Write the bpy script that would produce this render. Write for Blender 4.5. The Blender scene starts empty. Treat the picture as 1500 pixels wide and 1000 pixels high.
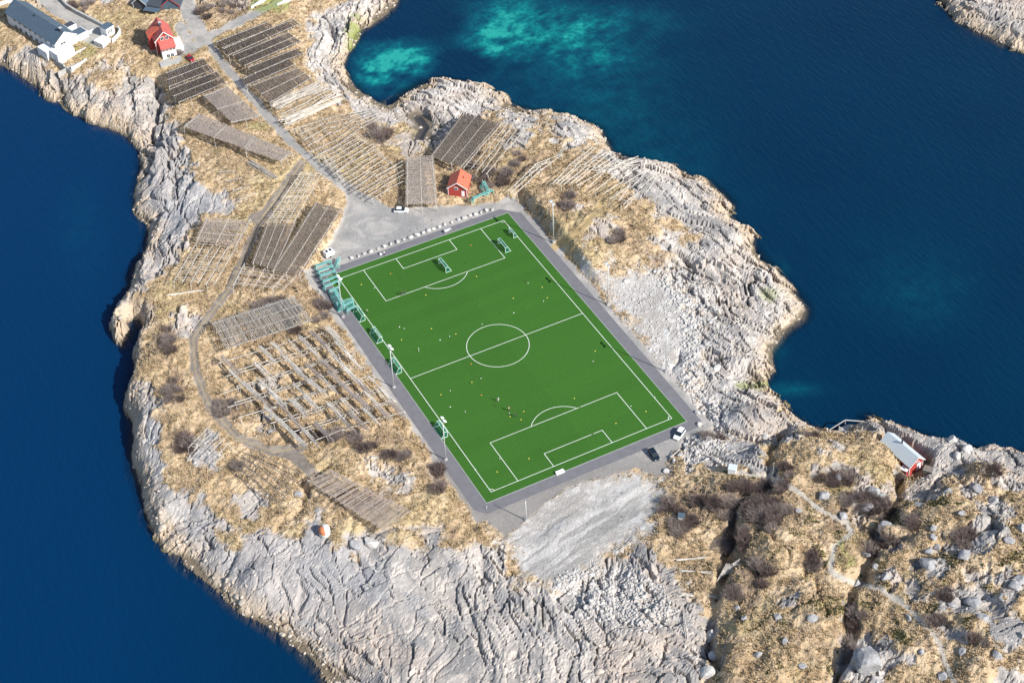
import bpy, math, random
import numpy as np
from mathutils import Vector, Matrix
PI = math.pi
sc = bpy.context.scene
C = sc.collection

# ------------------------------------------------------------------ camera
CAM = np.array([-142.93, -309.87, 365.80]); AZ, PIT, ROLL, FPX = 0.453804, 0.740043, -0.0442475, 2719.13
_f = np.array([math.cos(PIT)*math.sin(AZ), math.cos(PIT)*math.cos(AZ), -math.sin(PIT)])
_r0 = np.array([math.cos(AZ), -math.sin(AZ), 0.0]); _u0 = np.cross(_r0, _f)
_r = math.cos(ROLL)*_r0 + math.sin(ROLL)*_u0; _u = -math.sin(ROLL)*_r0 + math.cos(ROLL)*_u0
cd = bpy.data.cameras.new('camera'); cam = bpy.data.objects.new('camera', cd); C.objects.link(cam)
cd.sensor_width = 36; cd.lens = FPX/1500*36; cd.clip_start = 1; cd.clip_end = 8000
M4 = Matrix(((_r[0], _u[0], -_f[0], CAM[0]), (_r[1], _u[1], -_f[1], CAM[1]), (_r[2], _u[2], -_f[2], CAM[2]), (0, 0, 0, 1)))
cam.matrix_world = M4
sc.camera = cam

# ------------------------------------------------------------------ light
SUN_EL = math.radians(36); sx, sy = 0.462, -0.887          # direction towards the sun on the ground
w = bpy.data.worlds.new('World'); sc.world = w; w.use_nodes = True
nt = w.node_tree; sky = nt.nodes.new('ShaderNodeTexSky'); sky.sky_type = 'NISHITA'; sky.sun_disc = False
sky.sun_elevation = SUN_EL; sky.sun_rotation = math.atan2(sx, sy); sky.altitude = 0
nt.links.new(sky.outputs[0], nt.nodes['Background'].inputs[0]); nt.nodes['Background'].inputs[1].default_value = 0.11
sl = bpy.data.lights.new('sun', 'SUN'); sl.energy = 4.8; sl.angle = math.radians(0.53); sl.color = (1, 0.965, 0.9)
so = bpy.data.objects.new('sun', sl); C.objects.link(so)
sd = Vector((sx*math.cos(SUN_EL), sy*math.cos(SUN_EL), math.sin(SUN_EL)))
so.rotation_euler = sd.to_track_quat('Z', 'Y').to_euler()
sc.view_settings.view_transform = 'Standard'; sc.view_settings.look = 'None'
sc.view_settings.exposure = 0.38; sc.view_settings.gamma = 1

# ------------------------------------------------------------------ picture <-> place
def proj(x, y, z):
    dx, dy, dz = x-CAM[0], y-CAM[1], z-CAM[2]
    d = dx*_f[0]+dy*_f[1]+dz*_f[2]
    return 750+FPX*(dx*_r[0]+dy*_r[1]+dz*_r[2])/d, 500-FPX*(dx*_u[0]+dy*_u[1]+dz*_u[2])/d
def unproj(u, v, z=0.0):
    d = _f+_r*(u-750)/FPX+_u*(500-v)/FPX
    return CAM+d*((z-CAM[2])/d[2])
def up_list(pts, z): return np.array([unproj(u, v, z)[:2] for u, v in pts])

# ------------------------------------------------------------------ noise
def _h(ix, iy, s):
    n = (ix.astype(np.int64)*374761393+iy.astype(np.int64)*668265263+s*974711) & 0x7fffffff
    n = ((n ^ (n >> 13))*1274126177) & 0x7fffffff
    n = ((n ^ (n >> 16))*668265263) & 0x7fffffff
    return ((n ^ (n >> 15)) & 0xffff)/65535.0
def vn(x, y, s=0):
    ix = np.floor(x); iy = np.floor(y); fx = x-ix; fy = y-iy
    fx = fx*fx*(3-2*fx); fy = fy*fy*(3-2*fy)
    a = _h(ix, iy, s); b = _h(ix+1, iy, s); c = _h(ix, iy+1, s); d = _h(ix+1, iy+1, s)
    return (a+(b-a)*fx)*(1-fy)+(c+(d-c)*fx)*fy
def fbm(x, y, o=4, s=0, g=0.5):
    t = 0; A = 1; n = 0
    for k in range(o):
        t = t+A*(vn(x, y, s+k*17)*2-1); n += A; A *= g; x, y = x*2.03+11.3, y*2.03-7.1
    return t/n
def worley(x, y, s=0):
    """distance to border, per-cell random, per-cell tilt"""
    ix = np.floor(x); iy = np.floor(y)
    f1 = np.full(x.shape, 9.0); f2 = np.full(x.shape, 9.0); r = np.zeros(x.shape); tx = np.zeros(x.shape); ty = np.zeros(x.shape)
    for i in (-1, 0, 1):
        for j in (-1, 0, 1):
            px = ix+i; py = iy+j
            dx = px+0.1+0.8*_h(px, py, s)-x; dy = py+0.1+0.8*_h(px, py, s+5)-y
            d = np.sqrt(dx*dx+dy*dy)
            m = d < f1
            f2 = np.where(m, f1, np.minimum(f2, d)); f1 = np.where(m, d, f1)
            r = np.where(m, _h(px, py, s+9), r); tx = np.where(m, dx, tx); ty = np.where(m, dy, ty)
    return f2-f1, r, tx, ty
def sm(x, a, b):
    t = np.clip((x-a)/(b-a), 0, 1); return t*t*(3-2*t)
def sdist(px, py, poly, closed=True):
    """signed distance, positive inside; or plain distance to an open line"""
    d2 = np.full(px.shape, 1e12); ins = np.zeros(px.shape, bool); n = len(poly)
    for i in range(n if closed else n-1):
        ax, ay = poly[i]; bx, by = poly[(i+1) % n]
        ex, ey = bx-ax, by-ay; L = ex*ex+ey*ey+1e-9
        t = np.clip(((px-ax)*ex+(py-ay)*ey)/L, 0, 1)
        d2 = np.minimum(d2, (px-ax-t*ex)**2+(py-ay-t*ey)**2)
        if closed and ay != by:
            c = ((ay > py) != (by > py)) & (px < (bx-ax)*(py-ay)/(by-ay)+ax); ins ^= c
    d = np.sqrt(d2)
    return np.where(ins, d, -d) if closed else d

# ------------------------------------------------------------------ the lie of the land
WL = -3.0
COAST = [(-80,40),(-20,88),(0,97),(22,108),(40,121),(56,132),(70,146),(90,151),(102,163),(124,172),(150,186),(178,195),(192,206),(205,222),(205,240),(200,262),(196,285),(200,312),(214,330),(215,350),(207,372),(190,398),(184,428),(168,455),(164,480),(172,500),(182,509),(191,497),(188,474),(196,470),(206,478),(203,500),(196,520),(194,545),(190,565),(188,600),(192,625),(189,650),(192,690),(205,720),(214,760),(238,800),(268,830),(300,852),(332,882),(348,896),(380,915),(412,936),(440,956),(462,980),(474,1000),(500,1110),
 (1640,1110),(1640,690),(1500,664),(1470,661),(1452,657),(1419,657),(1386,648),(1350,636),(1314,625),(1284,621),(1282,613),(1272,608),(1262,612),(1258,624),(1230,634),(1208,632),(1183,624),(1162,608),(1138,590),(1123,575),(1120,560),(1133,545),(1130,528),(1136,510),(1159,483),(1183,467),(1184,450),(1162,423),(1138,392),(1120,380),(1103,358),(1103,342),(1084,328),(1062,311),(1073,308),(1074,297),(1062,283),(1039,266),(1009,257),(985,244),(949,237),(922,229),(897,223),(893,208),(880,188),(850,174),(820,165),(780,161),(750,154),(730,143),(707,128),(687,121),(647,114),(615,121),(590,134),(574,148),(562,153),(549,150),(534,138),(514,117),(503,100),(508,80),(524,60),(530,46),(548,36),(566,24),(580,10),(584,-5),(610,-70),(-80,-110)]
ISLE = [(1340,-70),(1372,-10),(1383,12),(1400,30),(1432,50),(1470,68),(1500,78),(1600,95),(1600,-100)]
CT = [(90,70,4),(150,60,4.5),(240,80,5),(300,50,5),(380,30,5),(480,20,2),(60,110,1.5),(150,140,3),(200,160,2.5),(350,120,4.5),(430,215,3),(500,270,1.5),(560,310,.3),(450,170,3.2),(540,200,2),(600,210,.3),(560,170,-1.5),(615,190,-2),(660,150,.5),(700,200,2),(620,270,.8),(680,280,1),
 (760,230,4),(830,240,4),(900,270,4),(800,310,5),(850,350,4.5),(950,320,4),(1030,310,1.5),(1050,370,1.5),(1000,400,1),(920,440,0),(980,500,0),(1080,450,.5),(1060,520,1),(1100,560,-.5),(1030,600,.5),(1060,640,1),(1000,700,1.5),
 (270,230,3),(330,250,4.5),(380,280,5),(320,330,4),(240,330,1.5),(260,390,2.5),(400,360,3.5),(460,330,2.5),(480,420,1.2),(330,410,3.5),(220,450,4.5),(230,520,6),(250,600,6.5),(290,560,5),(350,480,3.5),(430,470,2.5),(350,570,4),(450,560,3.5),(560,560,2.5),(590,640,3),(420,660,4),(520,670,5),(240,680,4.5),(330,700,5),(470,740,5.5),(620,720,4.5),(690,760,2.5),(280,780,2),(400,830,2.5),(560,850,3),(700,850,2),(800,900,2),(900,950,2.5),(600,960,1.5),(480,940,.5),(760,800,.6),(850,740,.3),(940,720,.5),(900,860,1.5),(980,820,2.5),(1000,780,3),(1000,930,2.5),
 (1080,710,5),(1140,650,9),(1200,660,10),(1270,680,8),(1340,700,4),(1230,620,3),(1105,640,1.5),(1180,730,7),(1250,740,6),(1150,800,9),(1200,900,10),(1150,960,9),(1250,980,9),(1100,850,6),(1100,950,6),(1330,800,9),(1400,760,12),(1400,850,13),(1350,950,12),(1480,800,14),(1480,950,15),(1450,700,7),(1400,680,4),(1290,870,9),(1450,20,3)]
DT = [(200,600,3.5),(190,300,9),(300,850,9),(450,950,12),(1050,300,9),(1150,430,14),(1250,620,6),(60,130,8),(550,30,16),(650,120,9),(1450,655,6),(900,220,9),(1100,590,8),(240,700,6),(190,450,6),(180,480,2.5),(172,455,3),(1180,455,8),(1100,345,6)]
COASTW = up_list(COAST, WL); ISLEW = up_list(ISLE, WL)
ctw = np.array([[*unproj(u, v, z)[:2], z] for u, v, z in CT]); dtw = np.array([[*unproj(u, v, WL)[:2], d] for u, v, d in DT])
def idw(x, y, T, s2, p):
    a = 0; b = 0
    for cx, cy, z in T:
        q = 1/((x-cx)**2+(y-cy)**2+s2)**p; a = a+q*z; b = b+q
    return a/b
PW, PL = 56.646, 101.409
FLAT0 = [(-10.5,-9.5),(PW+8.5,-9.5),(PW+8.5,PL+7.5),(-10.5,PL+7.5)]
YARD = [(505,268),(530,285),(556,303),(600,304),(650,302),(690,300),(722,296),(742,300),(745,320),(500,410),(474,398),(472,372),(497,330),(508,300)]
LOT = [(1012,598),(1024,612),(1000,650),(975,690),(985,705),(960,712),(940,700),(900,720),(850,740),(780,790),(740,785),(700,750),(712,735)]
YARDW = up_list(YARD, 0); LOTW = up_list(LOT, 0)
def macro(x, y):
    b = idw(x, y, ctw, 14.0, 1.6)
    fl = np.maximum(np.maximum(sm(sdist(x, y, FLAT0), -3.5, 0), sm(sdist(x, y, YARDW), -3, 1)), sm(sdist(x, y, LOTW), -4, 1))
    return b*(1-fl), fl
def at0(u, v):
    z = 2.0
    for _ in range(8):
        p = unproj(u, v, z); zz = macro(np.array([p[0]]), np.array([p[1]]))[0][0]; z = 0.4*z+0.6*zz
    return unproj(u, v, z)
GULLY = [([(1148,625),(1128,660),(1120,690)],3,4.5),([(1112,716),(1085,738),(1066,775),(1062,830),(1052,870),(1047,900),(1036,960),(1030,1020)],2.6,7),
 ([(1320,692),(1308,722),(1290,770),(1272,805),(1265,835),(1256,880),(1240,940),(1230,1020)],3.2,5.5),([(895,900),(928,925),(958,910),(990,905)],1.0,1.5),
 ([(482,684),(441,710),(436,745),(415,772)],1.5,3),([(227,108),(234,150),(227,198)],2.0,5),([(252,190),(250,230),(249,290)],1.2,3),([(82,110),(92,125),(98,148)],1.4,3),
 ([(612,166),(622,182),(612,198)],3.5,3.5),([(1180,800),(1210,870),(1215,900)],1.3,2),([(1120,770),(1160,820)],1.2,1.5),([(1368,700),(1350,740),(1352,780)],1.4,2.5),([(300,870),(345,800)],1.3,2),
 ([(520,765),(515,800),(530,850)],.8,1.2),([(985,360),(1060,400),(1065,440)],1.4,1.5),([(1000,520),(990,560),(1010,600)],1.2,1.6),
 ([(1140,905),(1190,880),(1210,850)],1,1.5),([(1200,780),(1150,770)],.8,.8),([(1330,735),(1300,765)],2,2.5)]
GW = [(np.array([at0(*p)[:2] for p in L]), wd, dp) for L, wd, dp in GULLY]
KNOLL = [(1230,738,4,1.8),(1258,742,3,1.6),(1300,780,3,2),(1385,725,5,1.8),(1440,690,6,2),(1360,800,4,1.5),(1440,760,5,1.5),(1420,905,5,1.5),(1480,880,5,2.2),(1270,970,5,3),(510,790,6,1.6),(575,800,6,1.8),(380,840,6,1.8),(660,820,8,1.5),(1075,960,4,2),(1060,880,3,1.6),(1400,660,7,2),(1150,800,8,1.2),(1430,990,6,2),(880,330,8,1.6),(960,360,6,1.5),(120,150,6,2),(180,150,6,2),(250,210,5,2),(295,275,4,1.5),(1100,610,6,1.2),(1090,740,5,1.2)]
KW = [(*at0(u, v)[:2], r, h) for u, v, r, h in KNOLL]

# grid turned with the view so that its cells are even
ga = np.arange(-190, 262, 0.43); gb = np.arange(-215, 205, 0.52)
O0 = np.array([45.0, 75.0]); RA = _r0[:2]; RB = np.array([math.sin(AZ), math.cos(AZ)])
A, B = np.meshgrid(ga, gb)
X = O0[0]+A*RA[0]+B*RB[0]; Y = O0[1]+A*RA[1]+B*RB[1]
wx = fbm(X/14, Y/14, 4, 3)*5.0+fbm(X/3.2, Y/3.2, 3, 31)*1.6; wy = fbm(X/14, Y/14, 4, 77)*5.0+fbm(X/3.2, Y/3.2, 3, 97)*1.6
dc = np.maximum(sdist(X+wx*.5, Y+wy*.5, COASTW), sdist(X+wx*.75, Y+wy*.75, ISLEW))
M0, FL = macro(X, Y)
D = idw(X, Y, dtw, 30.0, 1.5)
land = WL-0.15+(M0-WL+0.15)*(1-np.exp(-np.maximum(dc, 0)/D*1.6))
land = np.where(FL > 0.02, land*(1-FL)+M0*FL, land)
for L, wd, dp in GW:
    d = sdist(X+wx*.8, Y+wy*.8, [tuple(p) for p in L], False)
    nz = vn(X/6, Y/6, 66); land = land-dp*.75*((.1+.95*nz)*(1-sm(d, 0, wd*.75))+.38*(1-sm(d, 0, wd*(1.6+1.6*nz))))*(1-FL)
for cx, cy, r, h in KW:
    d = np.sqrt((X+wx*.4-cx)**2+(Y+wy*.4-cy)**2); land = land+h*(1-sm(d, r*.3, r*1.2))
BH = up_list([(1286,655),(1300,630),(1362,676),(1356,700),(1336,702)], 1.0)
bh = sm(sdist(X, Y, BH), -1.5, .5); land = land*(1-bh)+np.minimum(land, .3)*bh
Z0 = np.where(dc > 0, land, WL-0.15+dc*0.8)
U, V = proj(X, Y, Z0)

# --- what covers it, traced as outlines over the ground
n1 = fbm(X/9, Y/9, 4, 200); n2 = fbm(X/2.6, Y/2.6, 4, 300); n3 = fbm(X/30, Y/30, 3, 400)
def region(polys, soft=7, amp=16):
    m = np.full(X.shape, -1e9)
    for p in polys: m = np.maximum(m, sdist(U, V, p))
    return sm(m+amp*(0.55*n1+0.6*n2), -soft, soft)
ROCK = [[(-60,70),(40,72),(75,98),(105,104),(150,98),(190,108),(228,118),(248,150),(262,192),(272,230),(292,262),(318,290),(352,300),(345,318),(300,320),(275,352),(240,402),(222,430),(196,448),(150,520),(100,400),(150,200),(-60,160)],
 [(170,540),(218,556),(236,620),(240,680),(268,730),(315,758),(345,775),(420,780),(450,760),(500,775),(560,782),(600,768),(640,790),(700,775),(745,792),(750,835),(810,850),(880,820),(905,880),(1000,870),(1046,905),(1035,1120),(440,1120),(150,800)],
 [(455,12),(520,-10),(600,-60),(600,0),(540,60),(520,120),(560,140),(650,100),(740,130),(770,165),(700,172),(640,205),(615,225),(590,235),(560,200),(520,160),(470,118),(445,95),(460,50)],
 [(730,135),(900,150),(1100,280),(1210,440),(1150,600),(1200,615),(1150,650),(1060,660),(1000,600),(975,410),(972,365),(958,312),(918,268),(870,225),(800,195),(735,175)],
 [(1230,600),(1300,600),(1500,640),(1520,700),(1450,690),(1400,680),(1350,675),(1290,640),(1225,632)],
 [(860,800),(940,800),(1000,850),(1060,905),(1040,960),(960,960),(880,880)],
 [(1360,-30),(1600,-60),(1600,120),(1450,90)],[(405,0),(0,0),(0,-5)],[(300,285),(350,298),(340,322),(295,318)],[(990,600),(1100,610),(1130,690),(1000,690)]]
def blob(u, v, a, b, k=10): return [(u+a*math.cos(i*2*PI/k)*(1+.15*math.sin(i*2.3+u)), v+b*math.sin(i*2*PI/k)*(1+.15*math.cos(i*1.7+v))) for i in range(k)]
for u, v, a, b in [(1235,685,22,12),(1275,722,14,8),(1290,722,18,9),(1365,825,20,12),(1425,880,38,10),(1385,800,14,10),(1440,780,22,20),(1485,850,18,18),(1270,965,32,26),(1360,715,16,12),(1425,715,14,9),(1460,740,18,12),(1270,745,16,10),(1310,790,14,9),(1200,690,10,8),(360,740,16,16),(470,768,12,14),(505,800,22,20),(570,800,25,18),(620,790,20,14),(395,628,9,5),(790,500,1,1),(970,350,16,12),(1010,380,30,14),(770,182,14,6),(830,210,20,9),(1190,905,12,8),(1480,990,20,12),(1160,880,8,6),(1400,930,16,10),(1470,920,20,12),(1345,860,12,8),(1310,850,10,6),(1475,700,18,14),(1395,690,14,10),(1440,840,14,8),(300,660,14,10),(350,820,40,14),(590,705,14,8),(400,560,10,6),(270,470,10,12),(880,330,16,8),(850,300,10,7),(760,205,16,8),(1215,660,12,7),(1265,700,10,8),(250,300,14,30),(1330,960,12,6),(560,690,14,4)]:
    ROCK.append(blob(u, v, a*1.35+2, b*1.35+2))
POCKET = [blob(490,775,16,30), blob(690,785,40,14), blob(590,790,30,8), blob(430,775,20,12), blob(340,790,18,10), blob(520,830,10,16), blob(90,100,16,8), blob(150,115,24,10), blob(580,190,16,10), blob(800,180,14,7), blob(870,215,14,6), blob(1010,350,12,7), blob(985,325,20,10)]
rock = region(ROCK, 5, 36)*(1-region(POCKET, 7, 22))
steep = np.hypot(*np.gradient(Z0, 0.52, 0.43))
rock = np.maximum(rock, sm(steep, 1.3, 2.0)*sm(n2, -.2, .3)); rock = np.where(dc < 5, np.maximum(rock, 1-sm(dc, 2, 5)), rock)
GRAV = [[(850,385),(960,385),(1000,420),(1030,470),(1020,520),(1000,560),(1020,600),(1010,605),(940,500),(870,420)],[(700,745),(800,705),(880,680),(960,690),(990,680),(975,720),(950,770),(900,820),(830,855),(760,850),(740,800)]]
grav = region(GRAV, 12, 36)
yard = np.maximum(sm(sdist(U, V, YARD)+4*n2, -1.5, 1.5), sm(sdist(U, V, [(1012,598),(1024,612),(1006,640),(975,680),(985,695),(965,698),(930,685),(880,700),(830,712),(790,745),(740,790),(700,750),(712,735)])+5*n2, -2, 2))
sq = np.maximum(np.abs(X-PW/2)-PW/2, np.abs(Y-PL/2)-PL/2)
yard = np.maximum(yard, 1-sm(sq+1.2*n2, 8.2, 8.8))
ROADS = [([(455,-22),(400,8),(350,32),(305,54)],11),([(268,-30),(276,10),(290,38),(303,58),(320,85),(345,115),(385,162),(430,212),(478,252),(520,288),(560,312)],12.5),([(470,245),(520,285),(560,306)],16),([(262,75),(278,72),(300,60)],16),([(268,-20),(278,22),(296,55)],24),([(265,40),(275,60)],18),([(60,-10),(85,12),(118,32),(150,48)],24),([(120,50),(150,62)],20)]
road = np.zeros(X.shape)
for L, wd in ROADS: road = np.maximum(road, 1-sm(sdist(U, V, L, False)+2.2*n2, wd*.5-1, wd*.5+1))
TRACKS = [([(441,240),(425,262),(385,318),(365,360),(335,425),(302,468),(283,495),(286,542),(305,590),(345,640),(400,662),(440,655)],13.5),([(400,660),(430,665),(455,690)],18),([(880,300),(850,340),(812,362)],8),([(372,320),(392,312)],16)]
track = np.zeros(X.shape)
for L, wd in TRACKS: track = np.maximum(track, (1-sm(sdist(U, V, L, False)+3*n2, wd*.5-1.5, wd*.5+1.5)))
PATHS = [([(1080,692),(1130,697),(1170,720),(1200,745),(1240,765),(1249,780),(1222,800),(1216,836),(1242,850),(1290,862),(1330,890),(1370,932),(1402,1010)],7.5)]
path = np.zeros(X.shape)
for L, wd in PATHS: path = np.maximum(path, (1-sm(sdist(U, V, L, False)+2*n2, wd*.5-1.5, wd*.5+1.5)))
anyroad = np.maximum(np.maximum(road, track), np.maximum(yard, path*.8))
grav = grav*(1-anyroad); rock = rock*(1-anyroad)*(1-grav)
# --- brown heath and thicket floor, rack shade painted into the ground colour, moss
BROWN = [(525,732,62,16),(380,475,60,28),(720,262,45,16),(690,240,12,40),(500,640,50,10),(330,600,40,14),(400,450,60,14),(430,410,50,10),(480,440,25,25),(255,570,22,28),(240,500,14,25),(1110,715,60,14),(1120,750,45,20),(1240,700,38,14),(1285,750,30,14),(1230,760,20,12),(1340,650,5,5),(1080,790,22,22),(1300,740,16,30),(1410,800,12,22),(780,250,30,14),(910,350,12,16),(560,200,20,14),(545,190,22,10),(340,10,30,25),(1065,745,40,20),(1090,860,30,50),(960,380,16,14),(270,645,20,18),(560,640,35,8),(1075,640,30,8),(830,290,14,24),(640,690,24,10),(1010,740,40,25),(1330,700,14,8),(1455,690,20,12)]  # leading pair of blobs paints the shade beneath the slatted racks
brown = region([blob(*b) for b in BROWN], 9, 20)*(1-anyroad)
gm = sm(fbm(X/3.5, Y/3.5, 4, 900), .28, .5)*sm(U, 950, 1150)*sm(V, 620, 700)

# --- relief of the rock: tilted blocks between joints, three strike directions
bwx = fbm(X/26, Y/26, 3, 2003)*9; bwy = fbm(X/26, Y/26, 3, 2077)*9
def strata(th, sa, sb, seed, dep, fine):
    c, s = math.cos(th), math.sin(th)
    p = (A+bwx)*c+(B+bwy)*s; q = -(A+bwx)*s+(B+bwy)*c
    jit = fbm(p/3, q/5, 2, seed+5)*.35
    k2 = fbm(p/(sa*1.8), q/(sb*1.1), 3, seed+7)*6; fr = k2-np.floor(k2); st = (np.floor(k2)+sm(fr, .8, 1))/6
    e, r, tx, ty = worley(p/sa+jit, q/sb+jit, seed)
    g = _h(np.floor(r*4096), np.floor(r*77), seed+2)
    h = 2.0*st+(r-.5)*1.3+tx*(g-.35)*1.6+ty*(r-.5)*1.0-2.1*(1-sm(e, .0, .36/sa))
    e2, r2, tx2, ty2 = worley(p/(sa*.42)+jit*2, q/(sb*fine)+jit*2, seed+40)
    h = h+.42*(r2-.5)+tx2*(r2-.4)*.6-.75*(1-sm(e2, .0, .15/sa))
    return dep*h
def wgt(pts):
    t = 0
    for u, v, r in pts: t = t+np.exp(-((U-u)**2+(V-v)**2)/(r*r))
    return t
wV = wgt([(240,300,110),(60,150,90),(800,950,110),(700,900,100),(220,450,80),(520,100,80),(450,60,80)])+.02
wD = wgt([(1050,380,140),(900,230,140),(1100,500,120),(660,140,70),(450,900,90),(980,960,100),(1400,650,120),(1450,30,100),(1100,620,90)])+.01
wH = wgt([(330,820,90),(140,150,80),(600,850,80),(1400,850,160),(520,790,60)])+.01
wV, wD, wH = wV**4, wD**4, wH**4; ws = wV+wD+wH+1e-12
rel = (strata(0.12, 3.4, 13, 11, .85, .32)*wV+strata(0.85, 3.6, 12, 51, .85, .3)*wD+strata(-0.75, 5.5, 9.5, 91, .85, .4)*wH)/ws*1.25
calm = sm(fbm(X/22, Y/22, 3, 640), -.45, .35)                       # smooth ice-worn slabs between broken ground
rel = rel*(.4+.85*calm)
dome = wgt([(780,930,150),(640,900,110),(930,960,80)])
wht0 = wgt([(1050,600,40),(1010,540,40),(470,90,40),(560,160,35),(320,300,28),(770,180,30),(860,210,30),(660,150,40)]); rel = rel*(1-.3*np.clip(dome, 0, 1))*(1-.55*np.clip(wht0, 0, 1))
micro = fbm(A/1.3, B/1.3, 3, 700)
tuss = np.abs(fbm(A/2.4+wx*.3, B/2.4, 3, 720))
e3, r3, _, _ = worley(A/1.15+wx*.3, B/1.15, 808)
rubm = region([[(930,388),(1000,392),(1040,430),(1055,480),(1020,520),(1015,560),(1060,600),(1060,650),(1010,690),(985,640),(1022,612),(1000,560),(1005,490),(980,430)],[(820,850),(900,815),(960,860),(1000,890),(950,930),(860,900)]], 8, 16)*(1-anyroad)
grassy = (1-rock)*(1-grav)*(1-anyroad)
Z = Z0+rock*(rel+.09*micro)*np.where(dc > -2, 1, .4)+grassy*(.85*fbm(X/7, Y/7, 3, 830)+.5*micro-.5*tuss+.2)+rubm*.5*((r3-.45)-.5*(1-sm(e3, .03, .25)))+grav*.07*micro+brown*.35*micro
Z = np.where(dc > .3, np.maximum(Z, WL+.12), Z)
for L, wd, dp in GW[8:9]:
    d = sdist(X, Y, [tuple(p) for p in L], False); Z = np.where(d < wd, np.minimum(Z, WL-.6+(d/wd)*1.4), Z)
Z = Z*(1-np.maximum(road, track)*.0)
trn = sm(-sq, -7.2, -6.8)
Z = np.where(sq < 7.2, -0.06, Z)

def lin(r, g, b): return np.array([((c/255+.055)/1.055)**2.4 if c > 10 else c/255/12.92 for c in (r, g, b)])
def mixc(c0, c1, m): return c0*(1-m[..., None])+c1*m[..., None]
q1 = vn(X/1.7, Y/1.7, 1001); q2 = fbm(X/5, Y/5, 4, 1010); q3 = fbm(X/.9, Y/.9, 2, 1020); q4 = fbm(X/17, Y/17, 3, 1030)
straw = mixc(np.array([.47, .35, .215])*np.ones(X.shape+(3,)), np.array([.59, .45, .295]), sm(q2, -.3, .5))
straw = mixc(straw, np.array([.33, .22, .12]), .5*sm(fbm(X/2.1, Y/2.1, 3, 1500), .12, .5))
straw = mixc(straw, np.array([.27, .19, .125]), .6*sm(fbm(X/8, Y/8, 4, 1717), .08, .35)*sm(fbm(X/1.8, Y/1.8, 3, 1718), -.25, .15))
straw = mixc(straw, np.array([.40, .36, .15]), .3*sm(q4, .15, .5))
straw = mixc(straw, np.array([.20, .17, .045]), gm*.55)
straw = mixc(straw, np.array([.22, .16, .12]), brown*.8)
rk = mixc(np.array([.42, .38, .345])*np.ones(X.shape+(3,)), np.array([.56, .505, .455]), sm(q2+.5*q3, -.4, .5))
rk = mixc(rk, np.array([.30, .295, .30]), .65*sm(fbm(X/7, Y/7, 4, 1300), .0, .45))
lay = fbm((A*math.cos(.3)+B*math.sin(.3)+bwx)/1.3, (B*math.cos(.3)-A*math.sin(.3)+bwy)/11, 4, 4400)
rk = mixc(rk, np.array([.24, .235, .235]), .7*sm(lay, .02, .3))
rk = mixc(rk, np.array([.50, .40, .32]), .45*sm(q4+.3*q3, 0, .4))
wht = wgt([(470,90,45),(1050,600,80),(1100,420,110),(560,160,40),(900,240,80),(320,300,34),(450,70,40),(500,30,40),(770,180,30),(860,870,60),(660,150,50)])
rk = mixc(rk, np.array([.64, .605, .57]), .6*np.clip(wht, 0, 1)*sm(q3+q2, -.3, .5))
blu = wgt([(330,850,110),(240,650,80),(250,300,80),(500,830,80)])
rk = mixc(rk, np.array([.33, .34, .365]), .6*np.clip(blu, 0, 1))
rk = mixc(rk, np.array([.56, .42, .27]), (1-sm(dc+2*n2, 1.5, 7))*.62)
rk = mixc(rk, np.array([.13, .105, .07]), (1-sm(Z+.4*n2, WL+.3, WL+.9))*.85)
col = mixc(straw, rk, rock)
gr = mixc(np.array([.45, .415, .38])*np.ones(X.shape+(3,)), np.array([.62, .59, .56]), sm(q2+.6*q3, -.4, .4))
rw = sdist(U, V, [(745,850),(850,780),(960,700)], False); gr = mixc(gr, np.array([.66, .63, .59]), .8*(1-sm(rw+12*n1, 8, 32))*sm(U, 730, 760)*sm(V, 690, 720))
ca, sa_ = math.cos(.62), math.sin(.62); su_ = (U-860)*ca-(V-760)*sa_; sv_ = (U-860)*sa_+(V-760)*ca
strk = fbm(su_/60+n1*.4, sv_/5+n1*1.2, 4, 4700); gr = mixc(gr, np.array([.34, .325, .305]), .8*sm(strk, -.02, .3)*sm(V, 690, 740)); gr = mixc(gr, np.array([.36, .33, .30]), .5*sm(q2, .1, .5))
col = mixc(col, gr, np.maximum(grav, rubm*.55))
yc = mixc(np.array([.33, .315, .30])*np.ones(X.shape+(3,)), np.array([.44, .415, .385]), sm(q2+.4*n3, -.3, .4))
ring = np.sqrt(((U-560)/62)**2+((V-335)/26)**2)
yc = mixc(yc, np.array([.25, .25, .25]), .55*sm(fbm(ring*5+n2*.8, q2*2, 3, 1900), .0, .3)*(1-sm(ring, .8, 1.4)))
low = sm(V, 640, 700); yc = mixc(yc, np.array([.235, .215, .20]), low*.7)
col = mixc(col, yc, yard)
rd = mixc(np.array([.31, .30, .285])*np.ones(X.shape+(3,)), np.array([.35, .335, .32]), sm(q2, -.2, .5)); rd = mixc(rd, np.array([.47, .44, .40]), .8*(1-sm(V, 50, 95))*sm(n1+n2, -.6, .4))
col = mixc(col, rd, road)
def wheel(L, off):
    return sdist(U, V, L, False)
tk = mixc(np.array([.22, .19, .165])*np.ones(X.shape+(3,)), np.array([.32, .275, .23]), sm(q2+.5*q3, -.2, .5))
tk = mixc(tk, np.array([.42, .33, .19]), .7*(1-sm(sdist(U, V, TRACKS[0][0], False), .6, 1.8)))
dry = sm(U, 740, 800); tk = mixc(tk, np.array([.50, .37, .19]), dry)
col = mixc(col, tk, track); col = mixc(col, np.array([.50, .46, .40]), path*.95)
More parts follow.
